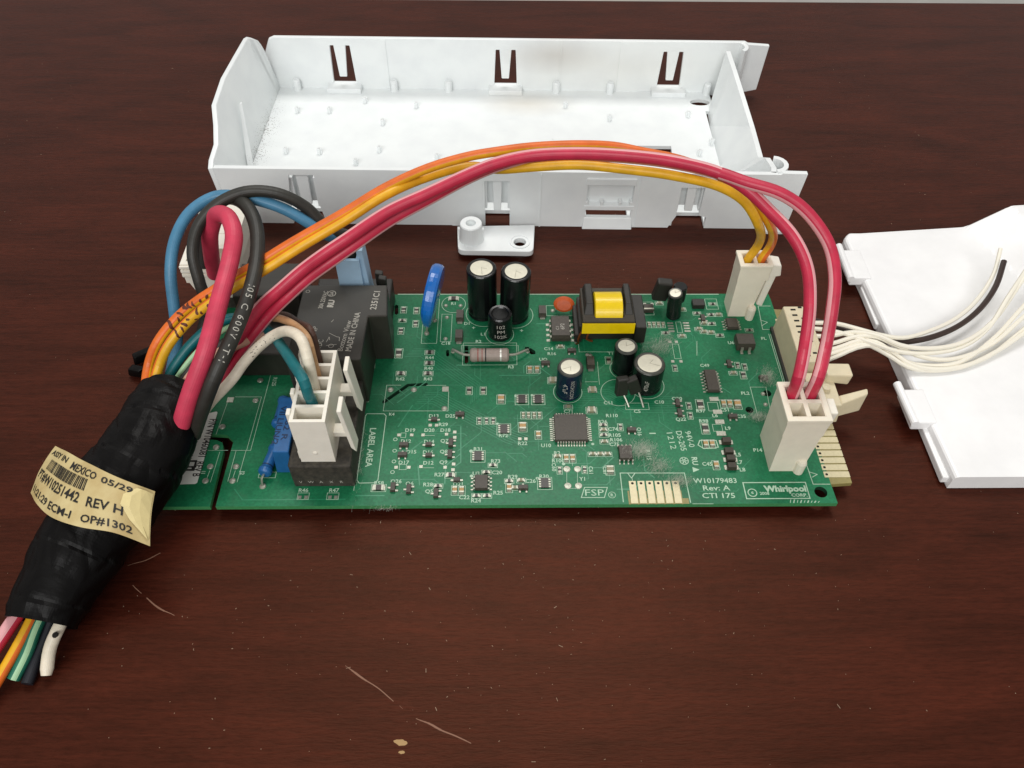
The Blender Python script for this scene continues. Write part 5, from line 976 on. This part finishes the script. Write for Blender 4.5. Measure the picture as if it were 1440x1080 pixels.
# paper tag round the sleeve
topE = [Vector(p) for p in ((-25.19,9.47,21), (-19.64,5.29,24.5), (-11.76,-0.12,27.6), (-3.62,-5.05,29.6), (3.4,-8.05,29.2), (8.15,-8.25,25.5))]
botE = [Vector(p) for p in ((-29.14,-3.05,17), (-23.86,-8.78,20.5), (-16.95,-14.43,23.5), (-7.62,-18.57,25.6), (0.96,-19.88,25), (8.27,-20.65,19.5))]
TP, _ = path_frames(topE, .7); BP, _ = path_frames(botE, .7)
def lerp_path(L, t): f = max(0., min(1., t))*(len(L)-1); i = min(int(f), len(L)-2); return L[i]+(L[i+1]-L[i])*(f-i)
def tagp(u, v, off=0.):
    a = lerp_path(TP, u); b = lerp_path(BP, u); p = b+(a-b)*v+Vector((0, 0, 1.1*math.sin(math.pi*v)))
    w = .25*math.sin(u*19)*math.sin(v*5)+.18*noise.noise((u*6, v*4, 2)); p = p+Vector((0, -.2, 1))*(w+off)
    return p
NU, NV = 60, 22; vs = []; fs = []; ms = []
for lay in (0.0, -.16):
    for i in range(NU+1):
        for j in range(NV+1):
            u, v = i/NU, j/NV
            vs.append(tagp(u, v, lay))
K = (NU+1)*(NV+1)
for i in range(NU):
    for j in range(NV):
        a = i*(NV+1)+j; fs += [(a, a+NV+1, a+NV+2, a+1), (K+a, K+a+1, K+a+NV+2, K+a+NV+1)]
rimv = [i*(NV+1) for i in range(NU+1)]+[NU*(NV+1)+j for j in range(1, NV+1)]+[i*(NV+1)+NV for i in range(NU-1, -1, -1)]+[j for j in range(NV-1, 0, -1)]
for q in range(len(rimv)): a, b = rimv[q], rimv[(q+1) % len(rimv)]; fs.append((a, a+K, b+K, b))
mb = MB(); mb.add(vs, fs); tg = mb.build('paper_tag', 'paper', har, sharp=80)
# the folded back corner of the tag
fv = []
for a_ in range(4):
    for b_ in range(5):
        t_ = b_/4; uL = .985-.17*math.sin(math.pi*min(1, .12+t_*.95))**.7; s_ = a_/3
        fv.append(tagp(uL+(.995-uL)*s_, .93-.84*t_, .22+(.6 if 0 < s_ < 1 else 0)*math.sin(math.pi*s_)))
mb = MB(); mb.add(fv, [(a*5+b, a*5+b+1, a*5+b+6, a*5+b+5) for a in range(3) for b in range(4)]); mb.build('tag_corner', mat('tag_back', '#dccb92', .6, var=.05), tg)
tl = 34.0; th = (topE[2]-botE[2]).length
mb = MB()
def tagtext(t, u0, u1, v, h, bold=.02):
    vs, fs, w, hh = glyphs(t, bold); k = h/glyphs('H', bold)[3]
    mb.add([tagp(u0+(u1-u0)*x/w, v+(y-hh/2)*k/th, .14) for x, y in vs], fs)
tagtext('ASSY IN', .03, .30, .87, 1.7); tagtext('MEXICO', .36, .62, .84, 2.1); tagtext('05/29', .66, .88, .84, 1.9)
tagtext('PT#W10251442', .03, .55, .40, 2.5); tagtext('REV H', .61, .84, .40, 2.5); tagtext('11:21:29 ECM-I', .03, .53, .13, 1.8); tagtext('OP#1302', .60, .90, .13, 1.9)
rs2 = random.Random(5); u = .10
while u < .56:
    w = rs2.choice((.004, .006, .009, .012)); a = [tagp(u, .54, .13), tagp(u+w, .54, .13), tagp(u+w, .74, .13), tagp(u, .74, .13)]; mb.add(a, [(0, 1, 2, 3)]); u += w+rs2.choice((.004, .007, .01))
mb.build('tag_print', 'ink', tg, kind='stuff')

# ------------------------------------------------------------------ small cable of thin white wires with its edge connector
cab = empty('ribbon_cable', (190.18,50.3,4.6)); tag(cab, 'thin white wires and one black on a cream edge connector, trailing onto the white cover', 'cable')
mb = MB(); mb.hexa([(188.2, 42.5, Z), (196.5, 42.5, Z), (196.5, 68.2, Z), (188.2, 68.2, Z), (188.9, 43.2, 16.4), (195.6, 43.2, 16.4), (195.6, 67.6, 16.4), (188.9, 67.6, 16.4)]); mb.box(189, 199.5, 43, 68, Z+.3, 11.5)
ec = mb.build('edge_connector', 'cream', cab, bevel=.4)
for i in range(9):
    MB().box(191.0, 192.6, 45.6+2.5*i, 46.2+2.5*i, 16.2, 16.55).build('contact_slot', 'hole', ec)
    if i % 2 == 0: MB().box(193.6, 194.8, 46.6+2.5*i, 47.2+2.5*i, 16.2, 16.55).build('contact_slot', 'hole', ec)
MB().hexa([(187.6, 43, 4.5), (188.4, 43, 4.5), (188.4, 68.4, 4.5), (187.6, 68.4, 4.5), (187.6, 43, 6.0), (188.6, 43, 6.0), (188.6, 68.4, 6.0), (187.6, 68.4, 6.0)]).build('gasket_strip', 'black', ec)
c2 = MB(); c2.hexa([(190, 28.5, 5), (199.6, 28.5, 5), (199.6, 42.3, 5), (190, 42.3, 5), (190.4, 28.8, 13), (199.0, 28.8, 13), (199.0, 42, 13), (190.4, 42, 13)]); o = c2.build('end_block', 'cream', cab, bevel=.4)
slab([(196, 38, 12.8), (203.6, 38, 11.5), (203.6, 43, 11.5), (196, 43, 12.8), (196, 38, 16.2), (204.0, 38, 16.0), (204.0, 43, 16.0), (196, 43, 16.2)], 'cream', 'latch_tab', o, .5)
slab([(199.0, 29.6, 6), (206.2, 30.5, 8), (206.2, 33.2, 8), (199.0, 33.0, 6), (199.0, 29.6, 12.6), (206.8, 31.4, 15.4), (207.2, 33.6, 15.4), (199.0, 33.0, 12.6)], 'cream', 'latch_tab', o, .5)
MB().lathe([(1.3, 0), (1.3, 1.4), (0, 1.6)], (195.5, 35, 13), 12).build('latch_nub', 'cream', o)
def cw(pts, m='w_cream', r=.72): MB().tube(pts, r, 8, 0, step=2.0).build('wire', m, cab, sharp=60)
q = lambda *a: a
cw([(198.48,65.21,11), (201.3,65.2,11), (206.77,63.88,12), (212.93,60.31,13), (219.11,57.75,13), (227.1,57.87,11.5), (238.88,62.76,10), (248.55,67.97,10), (257.46,75.04,11), (266.1,85.17,14), (270.6,94.42,17.5)])
cw([(198.36,63.58,10), (202.01,62.76,10.5), (208.73,59.06,12), (215.48,54.89,12.4), (223.71,52.43,11), (233.07,52.73,9.6), (245.94,55.71,9), (257.15,63.01,10), (265.55,72.75,15.5), (278.82,87.91,18)])
cw([(198.04,60.36,10), (203.52,59.55,10.5), (210.84,59.24,12.8), (217.95,56.87,13.6), (224.48,54.1,12.2), (234.25,53.98,10.6), (246.44,56.98,10), (259.6,65.63,11), (273.12,80.1,17), (287.84,95.67,18)])
cw([(197.78,56.93,9.6), (203.8,56.29,10.6), (211.58,57.53,12.6), (217.58,57,12.8), (224.52,54.77,10.8), (230.74,52.18,9.2), (239.88,51.01,8.4), (256.12,57.03,8.2), (270.91,67.23,13), (286.19,76.92,17)])
cw([(198.16,54.05,9), (204.6,54.48,10.2), (212.09,56.21,12), (217.3,55.38,12.2), (223.16,52.41,10), (228.02,48.75,8.6), (237.92,47.77,7.6), (253.56,52.46,7.4), (271.5,64.65,9.6), (286.11,73.21,14)])
cw([(200.04,50.1,8.6), (205.57,51.88,10), (211,53.84,11.2), (216.88,54.56,11.4), (222.73,52.78,9.6), (227.07,50.33,8.2), (232.85,49.48,7.4), (243.37,50.17,7.6), (257.91,59.32,8.8), (270.34,69.89,14), (279,76.95,17)])
cw([(199.03,51.76,8.8), (206.62,53.66,10.4), (213.5,55.01,11.6), (220.05,52.24,10.2), (226.62,48.2,8.2), (233.42,47.54,7.2), (244.15,48.7,7.2), (259.17,55.62,8), (272.06,63.6,10)])
cw([(198.82,67.9,9.6), (202.33,67.42,9.4), (208.76,64.77,9.4), (217.67,59.06,9.6), (224.98,57.76,9.6), (230.66,58.05,9.6), (238.74,60.06,9.8), (248.9,65,10), (258.72,72.64,11), (264.99,79.85,14), (269.24,88.03,17.6)], 'w_dark', .95)

# ------------------------------------------------------------------ lint caught among the parts
rs3 = random.Random(11); mb = MB()
for (c, rx_, ry_, rz_, cnt) in (((138.34,17.31,7), 4.6, 3.2, 2.2, 260), ((142.61,12.56,5.4), 4.5, 4.0, .7, 150), ((148.36,7.39,5.3), 4.5, 2.2, .6, 130), ((181.57,45.26,7), 2.6, 3.6, 2.4, 170), ((176.19,30.66,5.6), 4.2, 2.2, .8, 130), ((148.36,59.2,6), 5.5, 4.5, 1.2, 200), ((152.02,63.04,5.3), 4, 4, .6, 70), ((64.12,-0.96,3.5), 5.0, .7, .5, 14), ((54.79,16.87,5.4), 1.5, 14, .6, 60)):
    for i in range(int(cnt*5)):
        g_ = lambda s_: rs3.gauss(0, .45)*s_
        p = Vector((c[0]+g_(rx_), c[1]+g_(ry_), max(.3 if c[2] < 3 else Z+.12, c[2]+g_(rz_)))); d = Vector((rs3.gauss(0, 1), rs3.gauss(0, 1), rs3.gauss(0, .5))).normalized(); L0 = rs3.uniform(.5, 2.2); w = rs3.uniform(.012, .028)
        b = d.orthogonal().normalized(); k2 = b*rs3.uniform(-.35, .35)*L0
        s_ = d.cross(b)*w; q0, q1, q2 = p-d*L0*.5, p+k2, p+d*L0*.5
        mb.add([q0-s_, q0+s_, q1+s_, q1-s_, q2+s_, q2-s_, q1+b*w], [(0, 1, 2, 3), (3, 2, 4, 5), (0, 6, 1), (4, 6, 5)])
tag(mb.build('dust_lint', 'lint'), 'grey fluffy lint caught between the small parts of the circuit board', 'lint', kind='stuff')
